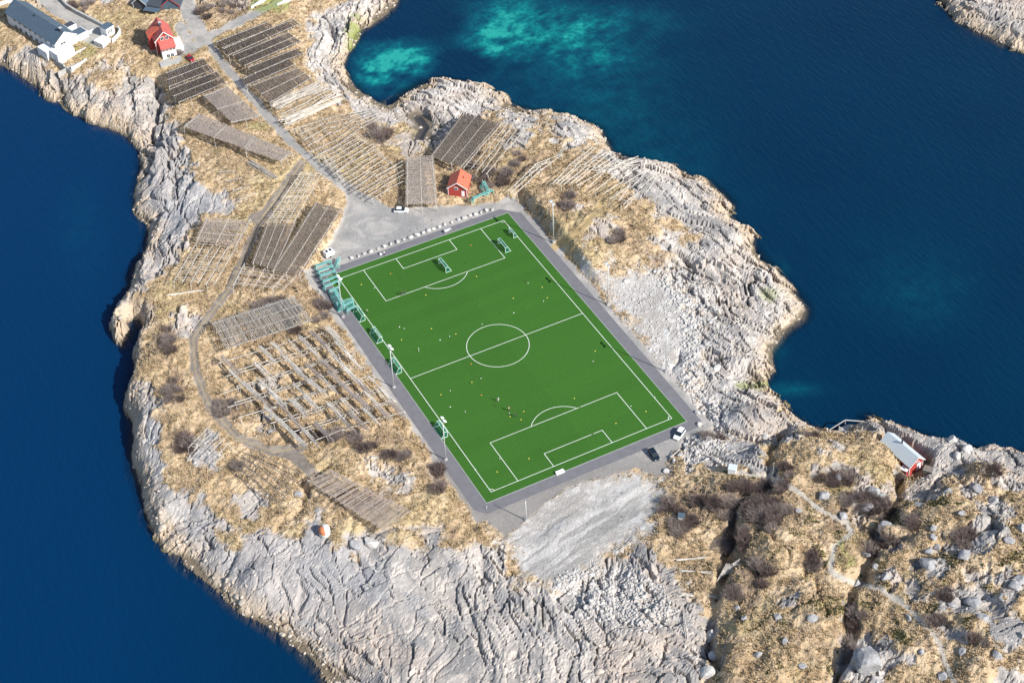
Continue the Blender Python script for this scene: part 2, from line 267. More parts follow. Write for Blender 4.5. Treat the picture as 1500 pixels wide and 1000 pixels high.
grn = sm(sdist(U, V, blob(455, 35, 30, 14)), -6, 0)*0+sm(sdist(U, V, blob(520, 50, 14, 22)), -8, 2)*sm(n2, -.3, .2)+sm(sdist(U, V, blob(395, 5, 30, 14)), -6, 3)+.6*sm(sdist(U, V, blob(122, 75, 20, 12)), -4, 3)+.7*sm(sdist(U, V, blob(1243, 805, 18, 30)), -6, 3)*sm(n2, -.1, .3)+.5*sm(sdist(U, V, blob(377, 185, 16, 6)), -4, 3)+.8*sm(sdist(U, V, blob(1100, 565, 24, 5)), -5, 3)+.6*sm(sdist(U, V, blob(1125, 430, 14, 10)), -5, 5)
col = mixc(col, np.array([.24, .29, .07]), np.clip(grn, 0, 1)*.75*(1-yard))
sea = sm(-dc, .2, 1.5)
sand = np.clip(wgt([(575,95,42),(620,85,25),(545,110,25),(720,60,35),(760,40,60),(850,60,70),(800,30,60),(540,70,25)]), 0, 1)
col = mixc(col, np.array([.16, .14, .08]), sea); col = mixc(col, np.array([.5, .5, .36]), sea*sand*sm(n2, -.4, .2))
col = np.clip(col*(1+.09*q3[..., None]+.08*(q1-.5)[..., None]), .01, .85)

# ------------------------------------------------------------------ materials
def mat(name, color, rough=.8, metal=0, var=0, scale=3.0, bump=0, spec=None, det=4, mode='Object', c2=None):
    m = bpy.data.materials.new(name); m.use_nodes = True; t = m.node_tree; b = t.nodes['Principled BSDF']
    b.inputs['Base Color'].default_value = (*color, 1); b.inputs['Roughness'].default_value = rough; b.inputs['Metallic'].default_value = metal
    if spec is not None: b.inputs['Specular IOR Level'].default_value = spec
    if var or bump:
        g = t.nodes.new('ShaderNodeNewGeometry'); n = t.nodes.new('ShaderNodeTexNoise'); n.inputs['Scale'].default_value = scale; n.inputs['Detail'].default_value = det
        t.links.new(g.outputs['Position'], n.inputs['Vector'])
        if var:
            cr = t.nodes.new('ShaderNodeValToRGB'); cr.color_ramp.elements[0].position = .32; cr.color_ramp.elements[1].position = .68
            lo = [max(0, c*(1-var)) for c in color]; hi = [min(1, c*(1+var)) for c in (c2 or color)]
            cr.color_ramp.elements[0].color = (*lo, 1); cr.color_ramp.elements[1].color = (*hi, 1)
            t.links.new(n.outputs['Fac'], cr.inputs[0]); t.links.new(cr.outputs[0], b.inputs['Base Color'])
        if bump:
            bp = t.nodes.new('ShaderNodeBump'); bp.inputs['Distance'].default_value = bump; t.links.new(n.outputs['Fac'], bp.inputs['Height']); t.links.new(bp.outputs[0], b.inputs['Normal'])
    return m
def ground_mat():
    m = bpy.data.materials.new('ground_cover'); m.use_nodes = True; t = m.node_tree; b = t.nodes['Principled BSDF']; N = t.nodes.new; K = t.links.new
    a = N('ShaderNodeAttribute'); a.attribute_name = 'cover'; g = N('ShaderNodeNewGeometry')
    n = N('ShaderNodeTexNoise'); n.inputs['Scale'].default_value = 1.6; n.inputs['Detail'].default_value = 6; n.inputs['Roughness'].default_value = .7; K(g.outputs['Position'], n.inputs['Vector'])
    mr = N('ShaderNodeMapRange'); mr.inputs[1].default_value = .3; mr.inputs[2].default_value = .7; mr.inputs[3].default_value = .80; mr.inputs[4].default_value = 1.2; K(n.outputs['Fac'], mr.inputs[0])
    v = N('ShaderNodeVectorMath'); v.operation = 'SCALE'; K(a.outputs['Color'], v.inputs[0]); K(mr.outputs[0], v.inputs[3]); K(v.outputs[0], b.inputs['Base Color'])
    am = N('ShaderNodeAttribute'); am.attribute_name = 'roughness_of_ground'
    ml = N('ShaderNodeMath'); ml.operation = 'MULTIPLY'; ml.inputs[1].default_value = .3; K(am.outputs['Fac'], ml.inputs[0])
    bp = N('ShaderNodeBump'); K(ml.outputs[0], bp.inputs['Distance']); K(n.outputs['Fac'], bp.inputs['Height']); K(bp.outputs[0], b.inputs['Normal'])
    b.inputs['Roughness'].default_value = .9; b.inputs['Specular IOR Level'].default_value = .25
    return m
MG = ground_mat()
# split the one sheet into its grounds; they share edges
ny, nx = X.shape
keep = dc > -26
fk = keep[:-1, :-1] | keep[1:, :-1] | keep[:-1, 1:] | keep[1:, 1:]
lab = np.zeros(X.shape, int)                                        # 0 grass, 1 rock, 2 gravel, 3 yard, 4 road, 5 track, 6 footpath, 7 seabed
lab[rock > .5] = 1; lab[(grav > .5) | (rubm > .6)] = 2; lab[path > .5] = 6; lab[track > .5] = 5; lab[road > .5] = 4; lab[yard > .5] = 3; lab[(dc < 0) & (Z < WL)] = 7
fl_ = lab[:-1, :-1]
idx = np.arange(nx*ny).reshape(ny, nx)
allf = np.stack([idx[:-1, :-1], idx[:-1, 1:], idx[1:, 1:], idx[1:, :-1]], -1)
rgh = (1-.85*np.maximum(yard, road)-.3*track)
names = ['grassy_ground', 'bare_rock', 'gravel_slope', 'gravel_yard', 'road', 'dirt_track', 'footpath', 'seabed']
def fast_mesh(name, co, faces, k):
    me = bpy.data.meshes.new(name); me.vertices.add(len(co)); me.vertices.foreach_set('co', np.ascontiguousarray(co, dtype=np.float32).ravel())
    nf = len(faces); me.loops.add(nf*k); me.loops.foreach_set('vertex_index', np.ascontiguousarray(faces, dtype=np.int32).ravel())
    me.polygons.add(nf); me.polygons.foreach_set('loop_start', np.arange(nf, dtype=np.int32)*k); me.polygons.foreach_set('loop_total', np.full(nf, k, dtype=np.int32))
    me.update(calc_edges=True); return me
for k, nm in enumerate(names):
    F = allf[fk & (fl_ == k)]
    if len(F) == 0: continue
    uq, inv = np.unique(F, return_inverse=True); inv = inv.reshape(F.shape)
    co = np.stack([X.ravel()[uq], Y.ravel()[uq], Z.ravel()[uq]], 1)
    me = fast_mesh(nm, co, inv, 4); me.materials.append(MG)
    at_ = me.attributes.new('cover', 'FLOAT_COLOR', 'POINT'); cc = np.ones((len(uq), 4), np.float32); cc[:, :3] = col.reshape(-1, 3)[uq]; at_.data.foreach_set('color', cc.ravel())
    at_ = me.attributes.new('roughness_of_ground', 'FLOAT', 'POINT'); at_.data.foreach_set('value', rgh.ravel()[uq].astype(np.float32))
    me.polygons.foreach_set('use_smooth', np.full(len(F), k in (3, 4, 5, 6), dtype=bool))
    o = bpy.data.objects.new(nm, me); C.objects.link(o); o['kind'] = 'structure'

def H(x, y):
    a = (x-O0[0])*RA[0]+(y-O0[1])*RA[1]; b = (x-O0[0])*RB[0]+(y-O0[1])*RB[1]
    i = np.clip((a-ga[0])/.43, 0, nx-1.01); j = np.clip((b-gb[0])/.52, 0, ny-1.01)
    i0 = np.floor(i).astype(int); j0 = np.floor(j).astype(int); fi = i-i0; fj = j-j0
    return (Z[j0, i0]*(1-fi)+Z[j0, i0+1]*fi)*(1-fj)+(Z[j0+1, i0]*(1-fi)+Z[j0+1, i0+1]*fi)*fj
def Hs(x, y):                                                      # a little averaged
    return np.mean([H(np.array(x+dx), np.array(y+dy)) for dx in (-1, 0, 1) for dy in (-1, 0, 1)])
def at(u, v, up=0.0, s=True):
    z = 2.0
    for _ in range(14):
        p = unproj(u, v, z); z = .5*z+.5*(Hs(p[0], p[1])+up)
    p = unproj(u, v, z); return Vector((p[0], p[1], z))

# ------------------------------------------------------------------ water
def water():
    e = np.concatenate([-np.geomspace(400, 4000, 10)[::-1], np.arange(-390, 400, 2.0), np.geomspace(400, 4000, 10)])
    a, b = np.meshgrid(e, e); x = O0[0]+a*RA[0]+b*RB[0]; y = O0[1]+a*RA[1]+b*RB[1]
    d = -np.maximum(sdist(x, y, COASTW), sdist(x, y, ISLEW)); u, v = proj(x, y, WL+0*x)
    n = x.size; n_ = len(e); ix = np.arange(n).reshape(n_, n_)
    F = np.stack([ix[:-1, :-1], ix[:-1, 1:], ix[1:, 1:], ix[1:, :-1]], -1).reshape(-1, 4)
    me = fast_mesh('sea', np.stack([x.ravel(), y.ravel(), np.full(n, WL)], 1), F, 4)
    nn = fbm(x/9, y/9, 4, 5000); n4 = fbm(x/30, y/30, 3, 5100)
    def g(pts): 
        t = 0
        for a_, b_, c_, d_, w_ in pts: t = t+w_*np.exp(-((u-a_)/c_)**2-((v-b_)/d_)**2)
        return t
    sh = g([(572,95,42,30,1.5),(612,85,24,14,.8),(545,118,22,18,.6),(725,62,36,22,.9),(760,20,70,26,.6),(815,60,80,30,.6),(900,30,80,22,.3),(1345,440,60,40,.08),(1150,570,40,8,.35),(1130,500,18,26,.4),(1135,400,16,16,.3),(700,50,26,14,.5),(120,350,30,60,.08),(880,90,50,20,.25),(850,120,110,80,.26),(950,240,90,80,.15),(1330,410,100,60,.07),(700,90,60,20,.2)])
    dk = g([(690,92,45,14,1.1),(560,45,40,12,.5),(640,30,30,16,.4),(650,115,30,8,.5)])
    sh = np.clip(sh*(.85+.8*fbm(x/3, y/3, 4, 5300)+.5*nn+.5*n4)-dk*.6, 0, 1.2)
    at_ = me.attributes.new('shallow', 'FLOAT', 'POINT'); at_.data.foreach_set('value', sh.ravel().astype(np.float32))
    at_ = me.attributes.new('depth', 'FLOAT', 'POINT'); at_.data.foreach_set('value', np.clip(d, -5, 200).ravel().astype(np.float32))
    left = np.clip(1-(u-150)/500, 0, 1)*1.0
    at_ = me.attributes.new('clearness', 'FLOAT', 'POINT'); at_.data.foreach_set('value', left.ravel().astype(np.float32))
    m = bpy.data.materials.new('sea_water'); m.use_nodes = True; t = m.node_tree; N = t.nodes.new; K = t.links.new; b = t.nodes['Principled BSDF']
    A1 = N('ShaderNodeAttribute'); A1.attribute_name = 'shallow'; A2 = N('ShaderNodeAttribute'); A2.attribute_name = 'depth'; A3 = N('ShaderNodeAttribute'); A3.attribute_name = 'clearness'
    ge = N('ShaderNodeNewGeometry'); ns = N('ShaderNodeTexNoise'); ns.inputs['Scale'].default_value = .018; ns.inputs['Detail'].default_value = 4; K(ge.outputs['Position'], ns.inputs['Vector'])
    m1 = N('ShaderNodeMix'); m1.data_type = 'RGBA'; m1.inputs[6].default_value = (.0002, .016, .048, 1); m1.inputs[7].default_value = (.0004, .027, .066, 1); K(ns.outputs['Fac'], m1.inputs[0])
    m2 = N('ShaderNodeMix'); m2.data_type = 'RGBA'; m2.inputs[7].default_value = (.0006, .027, .088, 1); K(A3.outputs['Fac'], m2.inputs[0]); K(m1.outputs[2], m2.inputs[6])
    cr = N('ShaderNodeValToRGB'); r = cr.color_ramp; r.elements[0].position = 0; r.elements[0].color = (0, 0, 0, 1); r.elements[1].position = 1; r.elements[1].color = (.02, .29, .215, 1)
    q = r.elements.new(.35); q.color = (.001, .045, .048, 1); q = r.elements.new(.7); q.color = (.003, .15, .125, 1)
    n5 = N('ShaderNodeTexNoise'); n5.inputs['Scale'].default_value = .6; n5.inputs['Detail'].default_value = 5; K(ge.outputs['Position'], n5.inputs['Vector'])
    mm = N('ShaderNodeMath'); mm.operation = 'MULTIPLY'; K(A1.outputs['Fac'], mm.inputs[0]); mq = N('ShaderNodeMapRange'); mq.inputs[1].default_value = .35; mq.inputs[2].default_value = .65; mq.inputs[3].default_value = .75; mq.inputs[4].default_value = 1.15; K(n5.outputs['Fac'], mq.inputs[0]); K(mq.outputs[0], mm.inputs[1])
    K(mm.outputs[0], cr.inputs[0])
    ad = N('ShaderNodeMix'); ad.data_type = 'RGBA'; ad.blend_type = 'ADD'; ad.inputs[0].default_value = 1; K(m2.outputs[2], ad.inputs[6]); K(cr.outputs[0], ad.inputs[7]); K(ad.outputs[2], b.inputs['Base Color'])
    wv = N('ShaderNodeMapping'); wv.inputs['Rotation'].default_value = (0, 0, -AZ+.45); wv.inputs['Scale'].default_value = (1, .28, 1); K(ge.outputs['Position'], wv.inputs[0])
    n6 = N('ShaderNodeTexNoise'); n6.inputs['Scale'].default_value = .75; n6.inputs['Detail'].default_value = 5; n6.inputs['Roughness'].default_value = .62; K(wv.outputs[0], n6.inputs['Vector'])
    bp = N('ShaderNodeBump'); bp.inputs['Distance'].default_value = .35; bp.inputs['Strength'].default_value = .8; K(n6.outputs['Fac'], bp.inputs['Height']); K(bp.outputs[0], b.inputs['Normal'])
    b.inputs['Roughness'].default_value = .12; b.inputs['IOR'].default_value = 1.33; b.inputs['Specular IOR Level'].default_value = .3
    al = N('ShaderNodeMapRange'); al.inputs[1].default_value = -.5; al.inputs[2].default_value = 2.5; al.inputs[3].default_value = .4; al.inputs[4].default_value = 1; K(A2.outputs['Fac'], al.inputs[0]); K(al.outputs[0], b.inputs['Alpha'])
    me.materials.append(m); o = bpy.data.objects.new('sea', me); C.objects.link(o); o['kind'] = 'structure'
water()

# ================================================================== things
def tag(o, label, cat, group=None, kind=None):
    o['label'] = label; o['category'] = cat
    if group: o['group'] = group
    if kind: o['kind'] = kind
    return o
def empty(name, loc, label, cat, group=None, rz=0):
    o = bpy.data.objects.new(name, None); C.objects.link(o); o.location = loc; o.rotation_euler = (0, 0, rz); o.empty_display_size = .3
    return tag(o, label, cat, group)
class MB:
    def __init__(s): s.v = []; s.f = []; s.m = []
    def add(s, vs, fs, mi=0):
        k = len(s.v); s.v += [tuple(q) for q in vs]; s.f += [tuple(i+k for i in f) for f in fs]; s.m += [mi]*len(fs); return s
    def box(s, c, d, mi=0, R=None, taper=1.0):
        vs = []
        for z in (-1, 1):
            t = taper if z > 0 else 1
            for x, y in ((-1, -1), (1, -1), (1, 1), (-1, 1)):
                p = Vector((x*d[0]/2*t, y*d[1]/2*t, z*d[2]/2))
                if R is not None: p = R @ p
                vs.append(Vector(c)+p)
        return s.add(vs, [(3, 2, 1, 0), (4, 5, 6, 7), (0, 1, 5, 4), (1, 2, 6, 5), (2, 3, 7, 6), (3, 0, 4, 7)], mi)
    def tube(s, p0, p1, r0, r1=None, n=6, mi=0):
        p0 = Vector(p0); p1 = Vector(p1); r1 = r0 if r1 is None else r1; d = (p1-p0).normalized()
        a = d.orthogonal().normalized(); b = d.cross(a); vs = []
        for p, r in ((p0, r0), (p1, r1)):
            for i in range(n): q = 2*PI*i/n; vs.append(p+(a*math.cos(q)+b*math.sin(q))*r)
        return s.add(vs, [(i, (i+1) % n, n+(i+1) % n, n+i) for i in range(n)]+[tuple(range(n))[::-1], tuple(range(n, 2*n))], mi)
    def prism(s, pts, y0, y1, mi=0):                                # profile in x,z pushed along y
        n = len(pts); vs = [(x, y0, z) for x, z in pts]+[(x, y1, z) for x, z in pts]
        return s.add(vs, [tuple(range(n)), tuple(range(n, 2*n))[::-1]]+[(i, n+i, n+(i+1) % n, (i+1) % n) for i in range(n)], mi)
    def build(s, name, mats, parent=None, smooth=False, loc=None):
        me = bpy.data.meshes.new(name); me.from_pydata(s.v, [], s.f); 
        for m in (mats if isinstance(mats, (list, tuple)) else [mats]): me.materials.append(m)
        me.polygons.foreach_set('material_index', s.m); me.polygons.foreach_set('use_smooth', [smooth]*len(s.f)); me.validate(); me.update()
        o = bpy.data.objects.new(name, me); C.objects.link(o)
        if parent: o.parent = parent
        if loc is not None: o.location = loc
        return o
def copy_tree(o, parent=None):
    c = o.copy(); C.objects.link(c); c.parent = parent
    for ch in list(o.children): copy_tree(ch, c)
    return c
M = {}
M['turf'] = mat('artificial_turf', (.042, .132, .019), .85, var=.09, scale=1.6, bump=.02, spec=.15)
def turf_bands():
    t = M['turf'].node_tree; b = t.nodes['Principled BSDF']; src = b.inputs['Base Color'].links[0].from_socket; N = t.nodes.new; K = t.links.new
    g = N('ShaderNodeNewGeometry'); sp = N('ShaderNodeSeparateXYZ'); K(g.outputs['Position'], sp.inputs[0]); out = None; fac = None
    for ax, st in ((1, 4.0), (0, 15.6)):                               # rolled lanes of turf
        d = N('ShaderNodeMath'); d.operation = 'DIVIDE'; K(sp.outputs[ax], d.inputs[0]); d.inputs[1].default_value = st
        f = N('ShaderNodeMath'); f.operation = 'FLOOR'; K(d.outputs[0], f.inputs[0]); wn = N('ShaderNodeTexWhiteNoise'); wn.noise_dimensions = '1D'; K(f.outputs[0], wn.inputs['W'])
        m = N('ShaderNodeMapRange'); m.inputs[3].default_value = .965; m.inputs[4].default_value = 1.035; K(wn.outputs['Value'], m.inputs[0])
        if fac is None: fac = m.outputs[0]
        else: q = N('ShaderNodeMath'); q.operation = 'MULTIPLY'; K(fac, q.inputs[0]); K(m.outputs[0], q.inputs[1]); fac = q.outputs[0]
    v = N('ShaderNodeVectorMath'); v.operation = 'SCALE'; K(src, v.inputs[0]); K(fac, v.inputs[3]); K(v.outputs[0], b.inputs['Base Color'])
turf_bands()
M['line'] = mat('white_line_paint', (.80, .82, .76), .8, var=.04, scale=3)
M['asphalt'] = mat('asphalt', (.17, .165, .18), .85, var=.08, scale=.5, bump=.01)
M['kerb'] = mat('concrete_kerb', (.42, .42, .42), .85)
M['wood'] = mat('weathered_wood', (.50, .46, .41), .9, var=.3, scale=1.5)
M['wood2'] = mat('dark_weathered_wood', (.20, .175, .15), .9, var=.3, scale=1.5)
M['woodm'] = mat('brownish_weathered_wood', (.36, .305, .27), .9, var=.25, scale=1.5)
M['wood3'] = mat('bleached_wood', (.60, .56, .50), .9, var=.25, scale=1.5)
M['fishd'] = mat('dark_dried_fish', (.115, .092, .090), .75, var=.55, scale=2.2)
M['fishl'] = mat('pale_dried_fish', (.42, .355, .325), .75, var=.5, scale=3)
M['fishm'] = mat('brown_dried_fish', (.24, .20, .175), .75, var=.45, scale=2.2)
M['redw'] = mat('red_painted_boards', (.40, .055, .045), .7, var=.08, scale=1)
M['redroof'] = mat('red_roof_tiles', (.50, .12, .10), .7, var=.12, scale=1.5)
M['orroof'] = mat('orange_red_roof', (.68, .15, .085), .65, var=.06, scale=1)
M['white'] = mat('white_paint', (.80, .80, .79), .6)
M['whited'] = mat('aged_white_paint', (.66, .65, .62), .7, var=.08, scale=1)
M['slate'] = mat('blue_grey_slate', (.085, .125, .17), .6, var=.12, scale=.8)
M['dark'] = mat('dark_cladding', (.06, .07, .085), .6, var=.1)
M['metalroof'] = mat('pale_sheet_metal_roof', (.60, .66, .69), .5, metal=0, var=.05)
M['glass'] = mat('window_glass', (.02, .03, .04), .08)
M['conc'] = mat('concrete', (.42, .41, .39), .85, var=.1, scale=.7)
M['galv'] = mat('galvanised_steel', (.62, .64, .65), .5, metal=.3)
M['net'] = mat('green_goal_net', (.02, .22, .13), .8)
M['netb'] = mat('turquoise_goal_net', (.10, .42, .38), .8)
M['frame'] = mat('white_goal_frame', (.72, .85, .82), .4)
M['frameb'] = mat('turquoise_white_frame', (.42, .70, .68), .4)
M['black'] = mat('black_rubber', (.015, .015, .016), .7)
M['stone'] = mat('pale_boulder', (.50, .48, .46), .9, var=.18, scale=1.5, bump=.1)
M['stoneg'] = mat('grey_boulder', (.34, .335, .34), .9, var=.22, scale=1.2, bump=.15)
M['twig'] = mat('bare_twigs', (.15, .11, .10), .9, var=.25, scale=1)
M['twig2'] = mat('grey_bare_twigs', (.27, .22, .20), .9, var=.25, scale=1)
M['straw'] = mat('dry_grass_blades', (.52, .40, .25), .85, var=.28, scale=.7)
M['straw2'] = mat('dark_dry_grass_blades', (.36, .27, .15), .85, var=.3, scale=.7)
M['carw'] = mat('white_car_paint', (.78, .79, .80), .25); M['carb'] = mat('dark_blue_car_paint', (.012, .02, .035), .25); M['carr'] = mat('dark_red_car_paint', (.35, .02, .035), .3)
M['lamp'] = mat('headlight_glass', (.8, .8, .8), .1); M['tail'] = mat('red_tail_light', (.4, .01, .01), .2)
M['skin'] = mat('skin', (.55, .33, .24), .6); M['hair'] = mat('dark_hair', (.03, .02, .015), .7)
M['yel'] = mat('yellow_plastic', (.75, .62, .08), .5); M['ora'] = mat('orange_plastic', (.8, .25, .05), .5)

def flat(name, polys, z, m, label=None, kind='structure'):
    b = MB()
    for p in polys:
        n = len(p); b.add([(x, y, z) for x, y in p], [tuple(range(n))])
    o = b.build(name, m); o['kind'] = kind; return o
def rect(x0, y0, x1, y1): return [(x0, y0), (x1, y0), (x1, y1), (x0, y1)]
# asphalt ring, kerb, turf, painted lines: sheets one above the other
ax0, ay0, ax1, ay1 = -6.9, -6.6, PW+6.6, PL+5.6
tx0, ty0, tx1, ty1 = -2.9, -3.0, PW+2.9, PL+2.7
asp = [(ax0, ay0+3), (ax0+2.4, ay0), (ax1-1.5, ay0), (ax1, ay0+1.5), (ax1, ay1-5), (ax1-5, ay1), (ax0, ay1)]
flat('asphalt_path', [asp], 0.0, M['asphalt'])
kb = MB()
for a, b_ in (((tx0-.15, ty0-.15), (tx1+.15, ty0)), ((tx0-.15, ty1), (tx1+.15, ty1+.15)), ((tx0-.15, ty0), (tx0, ty1)), ((tx1, ty0), (tx1+.15, ty1))):
    kb.box(((a[0]+b_[0])/2, (a[1]+b_[1])/2, .01), (b_[0]-a[0], b_[1]-a[1], .06))
o = kb.build('turf_kerb', M['kerb']); o['kind'] = 'structure'
flat('artificial_turf_pitch', [rect(tx0, ty0, tx1, ty1)], 0.012, M['turf'])
lw = .16; lines = []
def seg(x0, y0, x1, y1):
    lines.append(rect(min(x0, x1)-lw/2, min(y0, y1)-lw/2, max(x0, x1)+lw/2, max(y0, y1)+lw/2))
def seg_in(x0, y0, x1, y1):                                          # butted between lines already laid
    if x0 == x1: s_ = 1 if y1 > y0 else -1; lines.append(rect(x0-lw/2, min(y0+s_*lw/2, y1+s_*lw/2), x0+lw/2, max(y0+s_*lw/2, y1+s_*lw/2)))
    else: lines.append(rect(min(x0, x1)+lw/2, y0-lw/2, max(x0, x1)-lw/2, y0+lw/2))
cx = PW/2
seg(0, 0, PW, 0); seg(0, PL, PW, PL)
lines.append(rect(-lw/2, lw/2, lw/2, PL-lw/2)); lines.append(rect(PW-lw/2, lw/2, PW+lw/2, PL-lw/2))
seg_in(0, PL/2, PW, PL/2)
for y0, s_ in ((0, 1), (PL, -1)):
    for hw, dp in ((20.16, 16.5), (9.16, 5.5)):
        seg_in(cx-hw, y0, cx-hw, y0+s_*dp); seg_in(cx+hw, y0, cx+hw, y0+s_*dp)
        lines.append(rect(cx-hw+lw/2, y0+s_*dp-lw/2, cx+hw-lw/2, y0+s_*dp+lw/2))
def arc(x, y, r, a0, a1, n=48):
    for i in range(n):
        p, q = a0+(a1-a0)*i/n, a0+(a1-a0)*(i+1)/n
        lines.append([(x+(r+k)*math.cos(t), y+(r+k)*math.sin(t)) for t, k in ((p, -lw/2), (p, lw/2), (q, lw/2), (q, -lw/2))])
hl = math.asin(lw/2/9.15)+.002
arc(cx, PL/2, 9.15, hl, PI-hl); arc(cx, PL/2, 9.15, PI+hl, 2*PI-hl)
aa = math.acos((5.5+lw)/9.15)
arc(cx, 11, 9.15, PI/2-aa, PI/2+aa, 24); arc(cx, PL-11, 9.15, -PI/2-aa, -PI/2+aa, 24)
e_ = .1
arc(0, 0, 1, e_, PI/2-e_, 8); arc(PW, 0, 1, PI/2+e_, PI-e_, 8); arc(0, PL, 1, -PI/2+e_, -e_, 8); arc(PW, PL, 1, PI+e_, 1.5*PI-e_, 8)
for x, y in ((cx, PL/2), (cx, 11), (cx, PL-11)): pass
flat('pitch_markings', lines, 0.017, M['line'])

# ---------------------------------------------------------------- fish drying racks
unit = MB(); unit.tube((0, 0, 0), (0, 0, 1), 1, .8, 6); _u0b = unit.build('pole', M['wood']); UNIT = {}
for k in ('wood', 'wood2', 'wood3', 'woodm'):
    me = _u0b.data.copy(); me.materials[0] = M[k]; UNIT[k] = me
bpy.data.objects.remove(_u0b)
def stick(name, p0, p1, r, m, parent, base):
    o = bpy.data.objects.new(name, UNIT[m]); C.objects.link(o); o.parent = parent
    d = Vector(p1)-Vector(p0); o.location = Vector(p0)-base; o.rotation_mode = 'QUATERNION'; o.rotation_quaternion = d.to_track_quat('Z', 'Y'); o.scale = (r, r, d.length)
    return o
RG = 'wooden fish drying racks on the headland'
rr = random.Random(5)
def deck_pts(quad, up):
    return [at(u, v, up) for u, v in quad]
def rack(label, quad, kind='full', rails=3, fish='fishd', wood='wood', step=.55, fill=1.0, up=3.0, slack=.12, posts=3, rad=.10):
    if kind == 'full': up += .4
    """quad p0->p1 is the way the rails run, p0->p3 the way the cross poles lie"""
    P = deck_pts(quad, up)
    base = (P[0]+P[1]+P[2]+P[3])/4; base = Vector((base.x, base.y, Hs(base.x, base.y)))
    root = empty('fish_rack', base, label, 'drying rack', RG)
    def S(s, t, dz=0): 
        q = (P[0]*(1-s)+P[1]*s)*(1-t)+(P[3]*(1-s)+P[2]*s)*t
        return Vector((q.x, q.y, max(q.z, Hs(q.x, q.y)+up*.55)+dz))
    L = ((P[1]-P[0]).length+(P[2]-P[3]).length)/2; Wd = ((P[3]-P[0]).length+(P[2]-P[1]).length)/2
    for j in range(rails):
        t = j/(rails-1)
        nseg = max(1, round(L/11)); 
        for i in range(nseg):
            a = S(i/nseg-(.015 if i == 0 else 0), t); b = S((i+1)/nseg+.01, t)
            a.x += rr.uniform(-slack, slack); b.y += rr.uniform(-slack, slack)
            stick('rail', a, b, rad*1.25, wood, root, base)
    npst = max(2, int(round(L/4.5)))
    for j in range(rails):
        if rails > 3 and j % 2 == 1: continue
        t = j/(rails-1)
        for i in range(npst+1):
            a = S(i/npst, t); g = Hs(a.x, a.y)-.3; off = .55 if j in (0, rails-1) else 0
            sg = -1 if j == 0 else 1; n_ = (P[3]-P[0]).normalized()*sg*off
            stick('post', (a.x+n_.x, a.y+n_.y, g), (a.x, a.y, a.z+.15), rad, wood, root, base)
    n = int(L/step); x = rr.random()*.3; cps = []; ov = .6/max(Wd, 1)
    for i in range(n):
        s = (i+.5+rr.uniform(-.25, .25))/n
        if rr.random() > fill: continue
        if kind == 'full': cps.append((s, -ov, 1+ov))
        elif kind == 'slats': cps.append((s, -ov*rr.uniform(.4, 1.6), 1+ov*rr.uniform(.4, 1.6)))
        else: cps.append((s, -ov*rr.random(), 1+ov*rr.random()))
    if kind == 'full':
        b = MB(); f = MB()
        for s, t0, t1 in cps:
            a = S(s, t0, .13); c = S(min(1, max(0, s+rr.uniform(-.01, .01))), t1, .13)
            b.tube(a-base, c-base, .055, .04, 4)
            d = c-a; ln = d.length; k = int(ln/.26); dn = d.normalized(); sd_ = dn.cross(Vector((0, 0, 1))).normalized()
            for q in range(k):
                if rr.random() < .07: continue
                p = a+dn*(q+rr.random()*.7)*.26-base
                for sg in (-1, 1):
                    l = rr.uniform(.45, .75); wv_ = rr.uniform(.07, .12); tw = rr.uniform(-.4, .4)
                    e1 = (dn*math.cos(tw)+sd_*math.sin(tw))*wv_; o1 = sd_*sg*.07; o2 = sd_*sg*rr.uniform(.12, .26)
                    f.add([p+o1*.6+Vector((0, 0, .03)), p+o1+e1-Vector((0, 0, l*.45)), p+o2-Vector((0, 0, l)), p+o1-e1-Vector((0, 0, l*.45)), p+o2*1.3-Vector((0, 0, l*.45))], [(0, 1, 4), (1, 2, 4), (2, 3, 4), (3, 0, 4)])
        o = b.build('cross_poles', M['wood2' if fish != 'fishl' else wood], root); o['kind'] = 'stuff'
        o = f.build('hanging_fish', M[fish], root); o['kind'] = 'stuff'
    else:
        for s, t0, t1 in cps[:98]:
            a = S(s, t0, .14); c = S(min(1, max(0, s+rr.uniform(-1, 1)*slack*2/max(L, 1))), t1, .14+rr.uniform(0, .1)); 
            if kind == 'frames':
                if rr.random() < .35: t1 = rr.uniform(.5, 1); c = S(s, t1, .1)
            stick('cross_pole', a, c, rad*rr.uniform(.55, .9), wood, root, base)
    return root
F = 'full'
rack('upper half of the dark fish rack nearest the small red car', [(244,107),(299,86),(313,102),(248,127)], F, 3)
rack('lower half of the dark fish rack left of the road, below the red car', [(249,131),(317,105),(331,121),(262,150)], F, 3)
rack('pale pinkish fish rack hugging the left kerb of the road below the dark pair', [(299,141),(334,127),(380,170),(339,179)], F, 3, 'fishl', step=.5)
rack('pale brown fish rack on the left cliff top, long and slanting', [(270,186),(293,167),(371,199),(358,217)], F, 3, 'fishl')
rack('short pale brown rack ending beside the grey rock slab at the road bend', [(361,219),(373,200),(427,222),(411,236)], F, 2, 'fishl')
rack('topmost dark fish rack right of the road, closest to the junction', [(317,62),(391,33),(401,40),(327,70)], F, 2)
rack('long narrow dark fish rack, second one down from the junction', [(329,71),(430,28),(439,35),(335,81)], F, 2)
rack('broad dark fish rack, third one down from the junction', [(342,81),(422,48),(441,60),(359,96)], F, 3)
rack('dark fish rack, fourth one down from the junction', [(364,99),(436,71),(444,78),(374,107)], F, 2)
rack('dark fish rack with clean edge, fifth one down from the junction', [(357,115),(422,86),(431,95),(361,125)], F, 2)
rack('greyish brown fish rack just above the heap of bleached poles', [(371,125),(437,100),(456,114),(396,150)], F, 3, 'fishm', step=.6)
